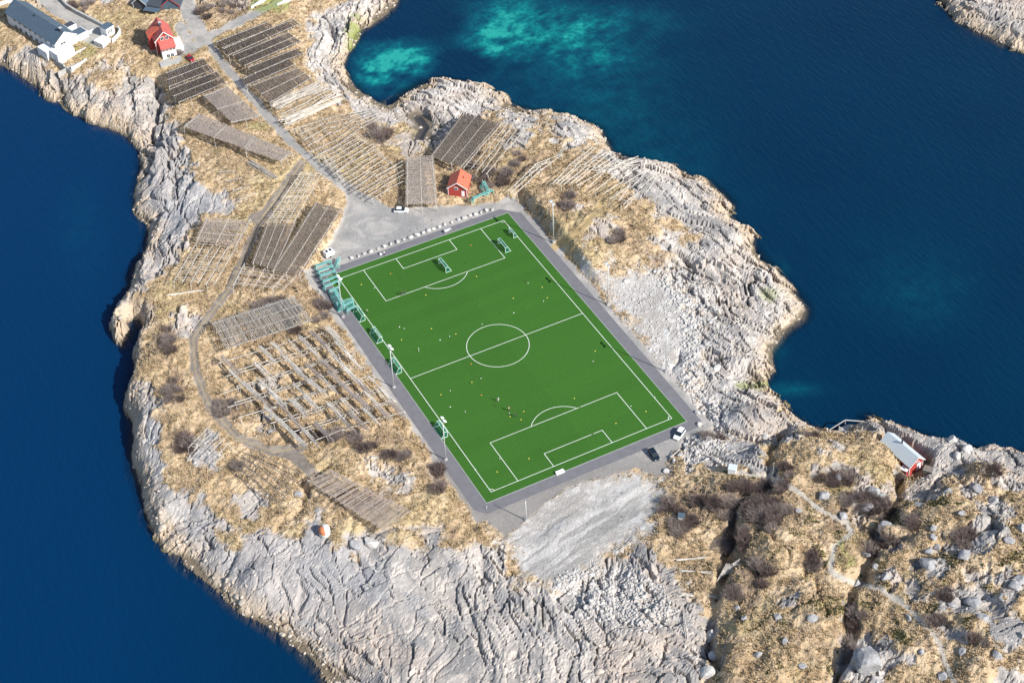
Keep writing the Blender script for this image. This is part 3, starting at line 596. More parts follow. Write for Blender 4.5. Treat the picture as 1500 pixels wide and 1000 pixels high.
rack('square light brown fish rack left of the red boathouse with orange roof', [(597,299),(597,229),(633,229),(638,298)], F, 3, 'fishl', step=.5)
rack('large brown fish rack behind the small red house with orange roof', [(632,229),(679,167),(731,180),(676,244)], F, 4, 'fishm', step=.5)
rack('bare rails running beside the large brown rack towards the shore', [(680,246),(735,181),(774,182),(714,254)], 'frames', 5, wood='wood', step=1.8, fill=.7, slack=.6)
rack('narrow trestle of leaning poles on the hillside right of the red house', [(745,280),(788,238),(822,226),(757,284)], 'frames', 3, wood='wood3', step=1.8, fill=.7, slack=.9)
rack('bare pole frames on the hill below the eastern rock edge', [(806,270),(866,214),(900,226),(846,267)], 'frames', 6, wood='wood3', step=1.6, fill=.7, slack=1.1)
rack('collapsed pole frames in the middle of the eastern hillside', [(850,270),(904,229),(936,241),(884,283)], 'frames', 4, wood='wood3', step=2.0, fill=.6, slack=1.5)
rack('easternmost collapsed pole frames by the pale rock', [(893,292),(944,245),(966,262),(918,304)], 'frames', 4, wood='wood3', step=2.0, fill=.6, slack=1.6)
rack('bare lattice rack between the side track and the road fork', [(392,326),(441,252),(470,254),(430,326)], 'frames', 5, wood='wood', step=.8, fill=.9, slack=.25)
rack('brown fish rack along the side track, below the bare lattice', [(371,385),(393,327),(431,327),(402,394)], F, 4, 'fishm')
rack('long dark brown fish rack closest to the gravel yard', [(401,396),(464,297),(500,305),(438,402)], F, 3, 'fishm', step=.5)
rack('empty lattice rack at the lower end of the track side racks', [(342,418),(358,386),(434,403),(414,425)], 'frames', 6, wood='wood', step=.9, fill=.85, slack=.3)
rack('brown rack with pale cross poles above the western rocks', [(288,353),(304,319),(367,321),(345,360)], F, 3, 'fishl', step=.8)
rack('empty rack below the western brown rack, nearest the grass slope', [(255,412),(288,356),(346,363),(314,416)], 'frames', 6, wood='wood', step=1.1, fill=.8, slack=.35)
rack('wide grey slatted rack standing alone above the lattice field', [(312,474),(431,435),(457,469),(332,510)], 'slats', 4, wood='wood', step=.31, fill=.94, up=3.4, slack=.1, rad=.11)
rack('pinkish slatted rack of close set poles above the bottom rock dome', [(452,703),(566,777),(600,750),(484,689)], 'slats', 3, wood='woodm', step=.40, fill=.97, up=2.6, rad=.11)
rack('dark bare frames between the dirt track end and the grey slab', [(347,681),(412,741),(440,693),(366,658)], 'frames', 5, wood='wood2', step=1.2, fill=.85, slack=.3)
rack('small bare frames at the outer bend of the dirt track', [(276,655),(306,625),(336,648),(312,672)], 'frames', 5, wood='wood', step=.9, fill=.8, slack=.3)
rack('fallen lattice of grey poles on the western grass shelf', [(322,252),(344,250),(374,284),(352,292)], 'frames', 4, wood='wood', step=1.3, fill=.6, up=1.2, slack=.5)
rack('dense bleached rack of white poles just right of the road', [(401,150),(470,118),(500,134),(420,176)], 'slats', 4, wood='wood3', step=1.0, fill=.9, slack=.4, up=2)
rack('open pole network below the bleached rack', [(430,190),(545,158),(562,172),(463,230)], 'frames', 6, wood='wood', step=.95, fill=.85, slack=1.0, up=2.2)
rack('pole network on the slope just above the road bend', [(462,228),(524,196),(552,215),(490,252)], 'frames', 6, wood='wood', step=.9, fill=.85, slack=1.0, up=2.2)
rack('spread poles near the road bend, above the white car', [(491,254),(550,216),(579,240),(521,276)], 'frames', 6, wood='wood', step=1.2, fill=.8, slack=1.0, up=2.2)
rack('last bare poles left of the square light brown rack', [(514,277),(589,236),(592,262),(545,291)], 'frames', 5, wood='wood', step=1.3, fill=.8, slack=1.0, up=2.2)
# the big lattice field: long rails one behind another with bundles of poles laid across
TL_, TR_, BR_, BL_ = (322,529), (487,482), (594,604), (438,655)
def fld(s, t): 
    return ((TL_[0]*(1-s)+TR_[0]*s)*(1-t)+(BL_[0]*(1-s)+BR_[0]*s)*t, (TL_[1]*(1-s)+TR_[1]*s)*(1-t)+(BL_[1]*(1-s)+BR_[1]*s)*t)
words = ['first', 'second', 'third', 'fourth', 'fifth', 'sixth', 'seventh']
starts = [.0, -.04, -.16, -.22, -.02, .05, .12]
for k in range(7):
    t0, t1 = k/7+.01, (k+1)/7-.012
    q = [fld(starts[k], t0), fld(1, t0), fld(1.0, t1), fld(starts[k], t1)]
    r_ = rack('%s row from the top of the pole lattice field left of the pitch' % words[k], q, 'frames', 2, wood='wood', step=6, fill=.2, slack=.35, up=2.6)
    base = r_.location.copy()
    for bi in range(9):
        sc_ = (bi+.25+rr.uniform(-.16, .16))/8.6
        if rr.random() < (.12 if bi > 3 else .35): continue
        wdt = rr.uniform(.012, .036); m_ = 'woodm' if rr.random() < .4 else 'wood' if rr.random() < .8 else 'wood3'
        for q_ in range(min(13, int(wdt*430))):
            s = sc_+rr.uniform(-wdt, wdt)*.75; s2 = s+rr.uniform(-.006, .006)+.012
            a = at(*fld(s, t0-.02-rr.random()*.04), 2.75); b = at(*fld(s2+rr.uniform(-.01, .01), t1+.02+rr.uniform(-.07, .05)), 2.6+rr.random()*.35)
            stick('cross_pole', a, b, .115, m_, r_, base)
# loose poles and stacks
def pole_pile(label, u0, v0, u1, v1, n, spread, wood='wood', up=.3):
    a0 = at(u0, v0, up); b0 = at(u1, v1, up); base = Vector((a0.x, a0.y, Hs(a0.x, a0.y)))
    root = empty('pole_pile', base, label, 'pole pile', 'stacks of spare rack poles')
    nrm = (b0-a0).cross(Vector((0, 0, 1))).normalized()
    for i in range(n):
        o1 = nrm*rr.uniform(-1, 1)*spread; o2 = nrm*rr.uniform(-1, 1)*spread; z = Vector((0, 0, rr.uniform(0, spread*.4)))
        k = rr.uniform(-.08, .08); d = (b0-a0)
        stick('pole', a0+o1+z+d*k, b0+o2+z+d*k, rr.uniform(.08, .12), wood, root, base)
pole_pile('curved stack of grey poles on the shelf left of the road bend', 366,238,402,262, 14, 1.2)
pole_pile('long pale poles on dry grass above the western cliff', 248,432,296,425, 4, .5, 'wood3')
pole_pile('upper pair of white poles left of the gully footbridge', 988,820,1032,816, 3, .4, 'wood3')
pole_pile('middle white poles left of the gully footbridge', 998,836,1046,839, 4, .5, 'wood3')
pole_pile('lower bundle of white poles left of the gully', 996,871,1048,874, 6, .8, 'wood3')
pole_pile('white poles leaning by the top edge of the heap of stones', 905,806,930,788, 5, .8, 'wood')
pole_pile('short upright white poles crossing the rocks near the gully', 1002,886,1008,940, 2, .6, 'wood3')
pole_pile('heap of bleached white poles right of the road, upper layer', 402,158,470,128, 26, 3.6, 'wood', 1.6)
pole_pile('heap of bleached white poles right of the road, lower layer', 418,180,496,142, 18, 3.0, 'wood3', 1.2)
pole_pile('pale scatter of poles lying on the eastern hillside', 872,252,935,236, 10, 2.2, 'wood3', .6)
pole_pile('single white beam on the grey gravel slope', 988,431,1008,422, 1, .1, 'wood3')
pole_pile('white pole bundle just above the road bend', 478,232,500,262, 9, 1.6, 'wood3', 1.2)

# ---------------------------------------------------------------- houses
def frame_on(fl, fr, br, z=None):
    if z is None: z = at(*[(a+b)/2 for a, b in zip(fl, br)]).z
    a, b, c = (Vector(unproj(*p, z)) for p in (fl, fr, br))
    ex = (b-a); W_ = ex.length; ex.normalize(); ey = Vector((-ex.y, ex.x, 0)); L_ = (c-b).dot(ey)
    return a, math.atan2(ex.y, ex.x), W_, L_, z
def gable_shell(b, W_, L_, eh, rh, mi=0, sink=2.5): b.prism([(0, -sink), (W_, -sink), (W_, eh), (W_/2, eh+rh), (0, eh)], 0, L_, mi)
def roof_mb(W_, L_, eh, rh, ov=.45, th=.18):
    b = MB(); k = rh/(W_/2); e = ov
    for sg in (-1, 1):
        xe = W_/2+sg*(W_/2+e); ze = eh-k*e
        pts = [(W_/2, eh+rh+.02), (xe, ze+.02), (xe, ze+th+.02), (W_/2, eh+rh+th+.02)]
        if sg > 0: pts = pts[::-1]
        b.prism(pts, -e, L_+e)
    return b
def window(root, c, w_, h_, ax, m='white', n=2):
    """ax: 'f' on the front wall (y=0), 'l' left wall (x=0), 'r' right wall"""
    fb = MB(); x, y, z = c
    if ax == 'f': fb.box((x, y-.04, z), (w_+.24, .1, h_+.24)); g = ((x, y-.075, z), (w_, .1, h_)); bar = ((x, y-.11, z), (.07, .1, h_))
    else:
        s_ = -1 if ax == 'l' else 1
        fb.box((x+s_*.04, y, z), (.1, w_+.24, h_+.24)); g = ((x+s_*.075, y, z), (.1, w_, h_)); bar = ((x+s_*.11, y, z), (.1, .07, h_))
    o = fb.build('window', M[m], root)
    MB().box(*g).build('pane', M['glass'], o); MB().box(*bar).build('mullion', M[m], o)
def ribs(b, W_, L_, eh, rh, step, hgt=.05):
    pass
def house(label, fl, fr, br, eh, rh, wall, roof, cat='house', name='house', trim='white', wins=(), chim=None, z=None, ov=.45, sink=2.5):
    a, rz, W_, L_, z = frame_on(fl, fr, br, z)
    root = empty(name, a, label, cat, None, rz)
    b = MB(); gable_shell(b, W_, L_, eh, rh, 0, sink); b.build('wall', M[wall], root)
    rf = roof_mb(W_, L_, eh, rh, ov).build('roof', M[roof], root)
    t = MB()
    for x in (-.03, W_+.03): t.box((x, -.03, eh/2), (.16, .16, eh))
    k = math.atan2(rh, W_/2); sl_ = math.hypot(rh, W_/2)+ov*1.1
    for sg in (-1, 1):
        R = Matrix.Rotation(-sg*k if sg < 0 else -sg*k, 3, 'Y') if False else Matrix.Rotation(sg*k, 3, 'Y')
        t.box((W_/2+sg*(W_/4+ov/2), -ov-.04, eh+rh/2-ov*k/2+.06), (sl_, .08, .26), 0, R)
    t.build('trim', M[trim], root)
    for wdw in wins: window(root, *wdw[:4], *(wdw[4:] or ()))
    if chim:
        x, y, s_ = chim; c_ = MB().box((x, y, eh+rh*(1-abs(x-W_/2)/(W_/2))+.4), (s_, s_, 1.6)).build('chimney', M['dark'], rf); MB().box((x, y, eh+rh*(1-abs(x-W_/2)/(W_/2))+1.26), (s_+.2, s_+.2, .12)).build('chimney_cap', M['galv'], c_)
    return root, W_, L_, z
root, W_, L_, z = house('small red boathouse with orange roof behind the upper end of the pitch', (657,286), (684,288), (695,270), 3.2, 2.1, 'redw', 'orroof', wins=[((2.6, 0, 2.9), 1.0, .8, 'f', 'white')], cat='boathouse', name='boathouse')
MB().box((W_-1.2, -.06, 1.05), (1.0, .1, 2.1)).build('door', M['white'], root)
MB().tube((W_*.75, L_*.55, 4.2), (W_*.75, L_*.55, 5.4), .12, .1, 8).build('flue', M['black'], root)
# red two storey house
root, W_, L_, z = house('tall red house with tiled roof and white gable windows beside the road junction', (231,80), (257,74), (254,53), 5.4, 3.1, 'redw', 'redroof', wins=[((2.5, 0, 5.9), 1.0, 1.1, 'f', 'white'), ((4.2, 0, 5.9), 1.0, 1.1, 'f', 'white')], chim=(3.2, 4.5, .8))
H1 = W_
b = MB(); b.prism([(1.2, -2.5), (W_-.2, -2.5), (W_-.2, 2.4), (1.2, 2.4)], -3.2, -.02); b.build('basement', M['white'], root)
b = MB(); b.prism([(1.2, 2.42), (W_-.2, 2.42), (W_-.2, 3.6), (1.2, 3.6)], -3.1, -.02); b.build('porch_wall', M['redw'], root)
b = MB(); b.add([(0.9, -3.6, 3.55), (W_, -3.6, 3.55), (W_, -.03, 5.0), (.9, -.03, 5.0), (.9, -3.6, 3.7), (W_, -3.6, 3.7), (W_, -.03, 5.15), (.9, -.03, 5.15)], [(3, 2, 1, 0), (4, 5, 6, 7), (0, 1, 5, 4), (1, 2, 6, 5), (2, 3, 7, 6), (3, 0, 4, 7)]); b.build('porch_roof', M['redroof'], root)
for i in range(4): window(root, (1.9+i*1.25, -3.1, 3.0), .8, .7, 'f', 'white')
window(root, (3.2, -3.2, .6), 1.0, 1.2, 'f', 'white'); window(root, (4.6, -3.2, .6), 1.0, 1.2, 'f', 'white')
b = MB(); b.prism([(-1.6, -1), (-.02, -1), (-.02, 5.6), (-1.6, 5.2)], 3.6, 7.0); b.build('dormer_wall', M['redw'], root)
b = MB(); b.add([(-1.9, 3.3, 5.3), (2.6, 3.3, 8.0), (2.6, 7.3, 8.0), (-1.9, 7.3, 5.3), (-1.9, 3.3, 5.5), (2.6, 3.3, 8.2), (2.6, 7.3, 8.2), (-1.9, 7.3, 5.5)], [(3, 2, 1, 0), (4, 5, 6, 7), (0, 1, 5, 4), (1, 2, 6, 5), (2, 3, 7, 6), (3, 0, 4, 7)]); b.build('dormer_roof', M['orroof'], root)
MB().box((W_+1.5, 2.5, .2), (2.9, 6.0, 3.0)).build('porch', M['white'], root)
MB().box((3.4, -5.2, -1.2), (8.0, 3.8, 1.6)).build('terrace', M['conc'], root)
# dark houses cut by the top edge
root, W_, L_, z = house('dark garage with blue grey gable and red roof edges above the red house', (239,18), (264,18), (268,-10), 3.0, 2.6, 'slate', 'dark', trim='redw')
root, W_, L_, z = house('long grey house with pale porch at the top edge beside the garage', (196,13), (216,16), (223,-14), 2.6, 2.4, 'dark', 'slate', trim='whited')
MB().prism([(W_+.05, -1), (W_+5.5, -1), (W_+5.5, 2.6), (W_+.05, 2.9)], -.5, L_*.6)  .build('porch', M['dark'], root)
MB().box((W_+2.9, -1.9, 2.1), (5.8, 2.6, .2)).build('porch_roof', M['slate'], root)
# white waterfront lodge with annexes
root, W_, L_, z = house('long white waterfront lodge with blue grey roof in the upper left corner', (84,81), (114,66), (54,14), 4.6, 3.0, 'white', 'slate', trim='white', z=3.2, sink=5,
    wins=[((3.2, 0, 3.2), 2.2, 1.3, 'f', 'white')]+[((0, 2.5+i*3.3, 3.6), 1.3, 1.1, 'l', 'white') for i in range(8)]+[((0, 2.5+i*3.3, .8), 1.3, 1.1, 'l', 'white') for i in range(8)], chim=(4.2, 1.4, .9))
MB().box((W_+.02-5.2, L_*.55, 6.6), (.35, .35, 2.2)).build('flue', M['black'], root)
MB().box((1.0, -2.4, .4), (7.0, 4.6, 5.6)).build('terrace', M['white'], root)
MB().box((-1.9, 3.4, -.3), (3.6, 6.0, 5.6)).build('veranda', M['white'], root)
b = MB(); b.box((3.4, -4.9, .0), (11.5, .25, 2.2)); b.build('parapet', M['white'], root)
for i in range(3): window(root, (-1.2+i*1.8, -4.7, .3), 1.3, 1.2, 'f', 'white')
a = MB(); a.box((W_+2.6, 2.3, 1.2), (5.0, 4.4, 4.4)); a.build('annex_wall', M['white'], root)
MB().box((W_+2.6, 2.3, 3.45), (4.4, 3.8, .1)).build('annex_roof', M['slate'], root)
MB().box((W_+6.5, 1.4, .6), (3.2, .3, 3.2)).build('side_wall', M['white'], root)
MB().box((W_+2.3, 7.0, 2.0), (3.6, 3.0, 5.0)).build('stair_hut', M['white'], root)
MB().box((W_+2.3, 7.0, 4.56), (3.2, 2.6, .12)).build('stair_hut_roof', M['dark'], root)
MB().box((-.6, -8.5, -1.6), (10.5, .4, 2.4)).build('garden_wall', M['conc'], root)
def block(name, label, fl, fr, br, h, wall, roof, cat, sink=2, z=None, wins=()):
    a, rz, W_, L_, z = frame_on(fl, fr, br, z); r_ = empty(name, a, label, cat, None, rz)
    MB().box((W_/2, L_/2, (h-sink)/2), (W_, L_, h+sink)).build('wall', M[wall], r_); MB().box((W_/2, L_/2, h+.08), (W_+.2, L_+.2, .14)).build('roof', M[roof], r_)
    for x, zz, a_, b_ in wins: window(r_, (x, 0, zz), a_, b_, 'f', 'white')
    return r_, W_, L_
block('tower', 'small white tower with flat dark roof and three windows beside the lodge yard', (158,57), (169,50), (163,44), 3.8, 'white', 'slate', 'tower', wins=[(.7, 2.4, .45, 1.4), (1.5, 2.4, .45, 1.4), (2.3, 2.4, .45, 1.4)])
block('shed', 'flat roofed white shed between the lodge and the tower', (151,71), (164,63), (155,55), 1.5, 'whited', 'white', 'shed')
def wall(label, pts, h, th, m, cat='wall', name='wall', up=0):
    P = [at(*p) for p in pts]; b = MB(); base = P[0]
    for p, q in zip(P, P[1:]):
        d = q-p; R = Matrix.Rotation(math.atan2(d.y, d.x), 3, 'Z'); zt = max(p.z, q.z)+h
        b.box(((p.x+q.x)/2-base.x, (p.y+q.y)/2-base.y, (zt+min(p.z, q.z)-1.5)/2-base.z), (math.hypot(d.x, d.y)+th*.5, th, zt-min(p.z, q.z)+1.5), 0, R)
    o = b.build(name, M[m]); o.location = base; tag(o, label, cat); return o
wall('curved white wall ending beside the small tower', [(165,63), (172,57), (177,49), (173,44)], 1.6, .3, 'white')
wall('long dark grey retaining wall above the lodge yard', [(84,-4), (100,12), (117,22), (137,32), (152,40)], 1.2, .8, 'conc')
wall('grey retaining wall below the lodge garden, facing the sea', [(82,93), (95,103), (105,108)], 1.6, .5, 'conc')
wall('pale sloping garden wall on the rock below the lodge', [(106,107), (127,88)], .5, .4, 'whited')
wall('white rendered quay wall in the upper left corner', [(-4,10), (28,2)], 1.2, .4, 'white')
wall('low white wall beside the upper road at the top edge', [(368,12), (395,-3)], .6, .3, 'white')
wall('white roadside rail right of the upper road', [(406,8), (434,-2)], .5, .5, 'whited')
# right boathouse on stilts
root, W_, L_, z = house('long red boathouse with pale metal roof on the right hand shore', (1331,695), (1350,684), (1305,651), 3.4, 2.0, 'redw', 'metalroof', z=1.2, cat='boathouse', name='boathouse', wins=[((2.8, 0, 3.0), .9, .6, 'f', 'white')], sink=1.2)
MB().box((W_-1.3, -.06, 1.3), (1.4, .1, 2.4)).build('door', M['white'], root)
MB().tube((W_*.52, L_*.55, 4.8), (W_*.52, L_*.55, 6.6), .22, .22, 8).build('chimney', M['black'], root)
for i in range(6):
    for x in (.3, W_-.3): MB().tube((x, .5+i*L_/6, -5), (x, .5+i*L_/6, -1.1), .18, .18, 6).build('stilt', M['wood2'], root)
r2, _, _ = block('shed', 'tiny red shed leaning against the red boathouse by the gully', (1318,693), (1327,697), (1331,690), 1.6, 'redw', 'white', 'shed', z=1.5)
block('shed', 'small white shed with pale roof on the slope right of the parked cars', (1066,695), (1077,697), (1080,689), 2.0, 'white', 'metalroof', 'shed')
block('shed', 'tiny grey box shed below the car park on brown heath', (993,762), (1002,763), (1004,757), 1.3, 'whited', 'slate', 'shed')
block('shed', 'dark flat board platform beside the rock face right of the red boathouse', (1352,690), (1376,697), (1380,690), .4, 'wood2', 'wood2', 'platform')

# concrete slipway and struts on the northern shore
P = [at(1229,625,1), at(1245,621,1), at(1256,636,1.0), at(1238,641,1.0)]; z1 = -1.2
b = MB(); c0 = Vector(unproj(1234,628,0)); root = empty('jetty', c0, 'ruined concrete jetty with slanting struts on the shore left of the red boathouse', 'jetty')
q = [Vector(unproj(u, v, z1)) for u, v in ((1228,627), (1246,620), (1256,640), (1240,645))]
b.add([p-c0 for p in q]+[p-c0-Vector((0, 0, 3)) for p in q], [(3, 2, 1, 0), (4, 5, 6, 7), (0, 1, 5, 4), (1, 2, 6, 5), (2, 3, 7, 6), (3, 0, 4, 7)]); b.build('deck', M['conc'], root)
for (u0, v0, z0_, u1, v1, z1_) in ((1214,630,-1,1238,615,.8), (1238,615,.8,1266,617,-.5), (1246,624,.6,1272,618,-1.2), (1238,615,.8,1238,622,-2.5), (1229,624,.2,1240,640,-1)):
    a_ = Vector(unproj(u0, v0, z0_))-c0; b_ = Vector(unproj(u1, v1, z1_))-c0; MB().tube(a_, b_, .16, .16, 6).build('strut', M['conc'], root)

# tank
p = at(476,782); root = empty('storage_tank', p, 'round white tank with rusty orange side on the rock dome, below the slatted rack', 'tank')
b = MB(); n = 14; rad_ = [1.25, 1.5, 1.55, 1.5, 1.2, .6, .05]; zz = [-.6, .2, 1.2, 2.1, 2.75, 3.1, 3.2]
vs = [(r_*math.cos(2*PI*i/n), r_*math.sin(2*PI*i/n), z_) for r_, z_ in zip(rad_, zz) for i in range(n)]
b.add(vs, [(j*n+i, j*n+(i+1) % n, (j+1)*n+(i+1) % n, (j+1)*n+i) for j in range(6) for i in range(n)])
for k, f in enumerate(b.f):
    i = k % n; j = k//n
    b.m[k] = 1 if (5 <= i <= 9 and j >= 2) else 0
b.build('tank_shell', [M['whited'], mat('rusty_orange_paint', (.62, .22, .10), .8, var=.2)], root, True)
MB().tube((0, 0, 3.15), (0, 0, 3.4), .35, .35, 10).build('hatch', M['galv'], root)

# ---------------------------------------------------------------- floodlights
def floodlight(u, v, label, h=15.3, heads=True, yaw=0):
    g = at(u, v); root = empty('floodlight_mast', g, label, 'floodlight', 'floodlight masts round the pitch', yaw)
    MB().box((0, 0, .1), (.9, .9, .6)).build('footing', M['conc'], root)
    MB().tube((0, 0, .3), (0, 0, h), .17, .09, 10).build('mast', M['galv'], root, True)
    if heads:
        MB().tube((0, -.95, h-.1), (0, .95, h-.1), .06).build('cross_arm', M['galv'], root)
        for y in (-.75, .75):
            R = Matrix.Rotation(.5, 3, 'Y'); l = MB().box((.25, y, h+.1), (.95, .85, .22), 0, R).build('lamp_head', M['white'], root)
            MB().box((.24, y, h-.04), (.8, .7, .05), 0, R).build('lens', M['glass'], l)
    return root
floodlight(502.5,464,'floodlight mast nearest the heap of goals at the upper left corner')
floodlight(577,567,'floodlight mast at the left touchline beside the halfway goal')
floodlight(653,673,'floodlight mast at the left touchline, nearest the bottom corner')
floodlight(811,354,'floodlight mast on the grassy bank right of the upper penalty area', yaw=PI)
floodlight(890.5,446,'floodlight mast on pale gravel beside the halfway line', yaw=PI)
floodlight(975.5,544,'floodlight mast on pale gravel near the lower right corner', yaw=PI)
r_ = floodlight(771,762,'short lampless white pole on grey gravel below the bottom goal line', 7.6, False)

# ---------------------------------------------------------------- goals
def net_plane(b, p0, p1, p2, p3, su=.22, r=.038):
    p0, p1, p2, p3 = map(Vector, (p0, p1, p2, p3)); n = max(2, int(((p1-p0).length+(p2-p3).length)/2/su)); m = max(2, int(((p3-p0).length+(p2-p1).length)/2/su))
    for i in range(n+1): s = i/n; b.tube(p0.lerp(p1, s), p3.lerp(p2, s), r, r, 3)
    for j in range(m+1): t = j/m; b.tube(p0.lerp(p3, t), p1.lerp(p2, t), r, r, 3)
def goal_proto(W_, h, dt, db, netm):
    fm_ = 'frameb' if netm == 'netb' else 'frame'
    root = bpy.data.objects.new('football_goal', None); C.objects.link(root); w2 = W_/2; r = .055 if netm == 'netb' else .075
    f = MB()
    f.tube((-w2, 0, 0), (-w2, 0, h), r, r, 8); f.tube((w2, 0, 0), (w2, 0, h), r, r, 8); f.tube((-w2-r, 0, h), (w2+r, 0, h), r, r, 8); f.build('frame', M[fm_], root)
    g = MB()
    for s_ in (-1, 1): g.tube((s_*w2, 0, h), (s_*w2, dt, h), r*.7); g.tube((s_*w2, dt, h), (s_*w2, db, .05), r*.7); g.tube((s_*w2, 0, .05), (s_*w2, db, .05), r*.8)
    g.tube((-w2, dt, h), (w2, dt, h), r*.7); g.tube((-w2, db, .05), (w2, db, .05), r*.8); g.build('stanchion', M[fm_], root)
    n = MB(); net_plane(n, (-w2, 0, h), (w2, 0, h), (w2, dt, h), (-w2, dt, h)); net_plane(n, (-w2, dt, h), (w2, dt, h), (w2, db, .05), (-w2, db, .05))
    for s_ in (-1, 1): net_plane(n, (s_*w2, 0, 0), (s_*w2, db, .05), (s_*w2, dt, h), (s_*w2, 0, h))
    n.build('net', M[netm], root); return root
GG = 'portable football goals'
protos = {'g5': goal_proto(5, 2, .8, 1.9, 'net'), 'g3': goal_proto(3, 1.8, .6, 1.4, 'net'), 'b5': goal_proto(5, 2, .8, 1.9, 'netb'), 'b7': goal_proto(7.3, 2.44, .9, 2.2, 'netb'), 'b3': goal_proto(3.2, 1.8, .6, 1.4, 'netb')}
used = set()
def goal(kind, u, v, deg, label, tilt=0, z=None):
    o = protos[kind]
    if kind in used: o = copy_tree(o)
    used.add(kind)
    p = at(u, v); o.location = (p.x, p.y, p.z+.03 if z is None else z); o.rotation_euler = (math.radians(tilt), 0, math.radians(deg)); tag(o, label, 'goal', GG)
# opening looks along local -y ; deg 90 turns it to +x
goal('g5', 648,393, -90, 'green netted goal standing in the upper penalty area')
goal('g5', 735,364, -90, 'green netted goal on the right side line of the upper penalty area')
goal('g3', 749,345, -90, 'small green goal by the right touchline near the top corner')
goal('g5', 530,462, 90, 'green goal on the left touchline, first below the heap of goals')
goal('g5', 555,493, 90, 'green goal on the left touchline, second below the heap of goals')
goal('g5', 583,538, 90, 'green goal on the left touchline beside a floodlight mast, near halfway')
goal('g5', 650,631, 90, 'green goal on the left touchline farthest from the heap')
goal('b5', 475,394, 0, 'turquoise goal topmost in the corner heap'); goal('b5', 479,401, 2, 'turquoise goal second from the top in the corner heap'); goal('b5', 482,408, -3, 'turquoise goal third from the top in the corner heap')
goal('b5', 486,416, 0, 'turquoise goal fourth from the top in the corner heap'); goal('b5', 488,423, 4, 'turquoise goal fifth from the top in the corner heap'); goal('b3', 491,430, 3, 'small turquoise goal between the stacked goals and the big one')
goal('b7', 500,444, 84, 'largest turquoise goal lying at the lower end of the corner heap'); goal('b5', 505,447, 176, 'turquoise goal half hidden behind the corner mast')
goal('b3', 511,452, 5, 'small turquoise goal below the corner mast'); goal('b3', 517,458, 0, 'lowest small turquoise goal of the corner heap, touching the green goal')
goal('b3', 498,388, 60, 'small turquoise goal on the asphalt corner beside the white trailer')
goal('b7', 709,294, 5, 'wide turquoise goal in front of the small red boathouse'); goal('b5', 714,279, 80, 'turquoise goal tipped beside the red boathouse corner')
for k, o in protos.items():
    if k not in used: bpy.data.objects.remove(o)
# dugouts and benches
def dugout(u, v, deg, label, L_=3.4, zs=1):
    p = at(u, v); r_ = empty('team_shelter', p, label, 'shelter', None, math.radians(deg)); r_.scale = (1, 1, zs); b = MB()
    b.prism([(-.55, 0), (-.5, 0), (-.5, 1.5), (.45, 1.75), (.45, 1.82), (-.55, 1.58)], -L_/2, L_/2); b.build('canopy', M['white'], r_)
    for s_ in (-1, 1): MB().box((-.1, s_*(L_/2+.03), .85), (.9, .05, 1.6)).build('side_panel', M['whited'], r_)
    MB().box((-.15, 0, .42), (.35, L_-.2, .06)).build('bench_seat', M['galv'], r_)
dugout(656,340,-90,'small white team shelter behind the top goal line', 2.2, .6); dugout(820,692,90,'white team bench below the bottom goal line', 2.4, .35)

# ---------------------------------------------------------------- vehicles
def car(u, v, du, dv, paint, label, L_=4.5, wd=1.85, ht=1.5, suv=0.0):
    p = at(u, v); q = at(u+du, v+dv); rz = math.atan2(q.y-p.y, q.x-p.x); p.z = max(p.z, 0.03)
    root = empty('parked_car', p, label, 'car', 'cars parked on the headland', rz)
    st = [(-.5, .45, .62, .86, .80), (-.485, .28, .86, .93, .86), (-.42, .24, .95, 1, .93), (-.2, .22, .98, 1, .96), (.15, .22, .96, 1, .96), (.3, .23, .88, .99, .93), (.44, .26, .76, .95, .86), (.49, .33, .62, .86, .74)]
    b = MB(); vs = []
    for x, z0, z1_, w0, w1 in st:
        vs += [(x*L_, -w0*wd/2, z0), (x*L_, -wd/2*w0*1.02, (z0+z1_)/2), (x*L_, -w1*wd/2, z1_), (x*L_, w1*wd/2, z1_), (x*L_, wd/2*w0*1.02, (z0+z1_)/2), (x*L_, w0*wd/2, z0)]
    fs = [tuple(range(6))[::-1], tuple(range(42, 48))]
    for i in range(7):
        for j in range(6): fs.append((i*6+j, i*6+(j+1) % 6, (i+1)*6+(j+1) % 6, (i+1)*6+j))
    fs = [f if k < 2 else f for k, f in enumerate(fs)]
    b.add(vs, fs); bd = b.build('body', M[paint], root, False)
    r0 = -.46 if suv else -.36
    c = [(-.45, .9), (r0+.04, ht), (.04, ht), (.24, .9)]; b = MB()
    w0, w1 = wd*.46, wd*.37
    vs = [(x*L_, s_*(w1 if z > 1.2 else w0), z) for s_ in (-1, 1) for x, z in c]
    b.add(vs, [(0, 1, 2, 3), (7, 6, 5, 4), (0, 4, 5, 1), (2, 6, 7, 3)], 0); b.build('windows', M['glass'], root)
    b = MB(); x0, x1 = (r0+.05)*L_, .035*L_
    b.box(((x0+x1)/2, 0, ht+.03), (x1-x0, w1*2+.04, .07)); 
    b.build('roof', M[paint], root)
    for x in (-.29, .30):
        for s_ in (-1, 1):
            wb = MB(); wb.tube((x*L_, s_*(wd/2-.16), .32), (x*L_, s_*(wd/2+.02), .32), .33, .33, 14); wo = wb.build('wheel', M['black'], root)
            MB().tube((x*L_, s_*(wd/2+.0), .32), (x*L_, s_*(wd/2+.035), .32), .2, .2, 10).build('rim', M['galv'], wo)
    for s_ in (-1, 1):
        MB().box((.475*L_, s_*wd*.33, .62), (.12, .36, .14)).build('headlight', M['lamp'], root)
        MB().box((-.49*L_, s_*wd*.36, .74), (.08, .25, .18)).build('tail_light', M['tail'], root)
        MB().box((.14*L_, s_*(wd/2+.06), .95), (.14, .2, .12)).build('mirror', M[paint], root)
    return root
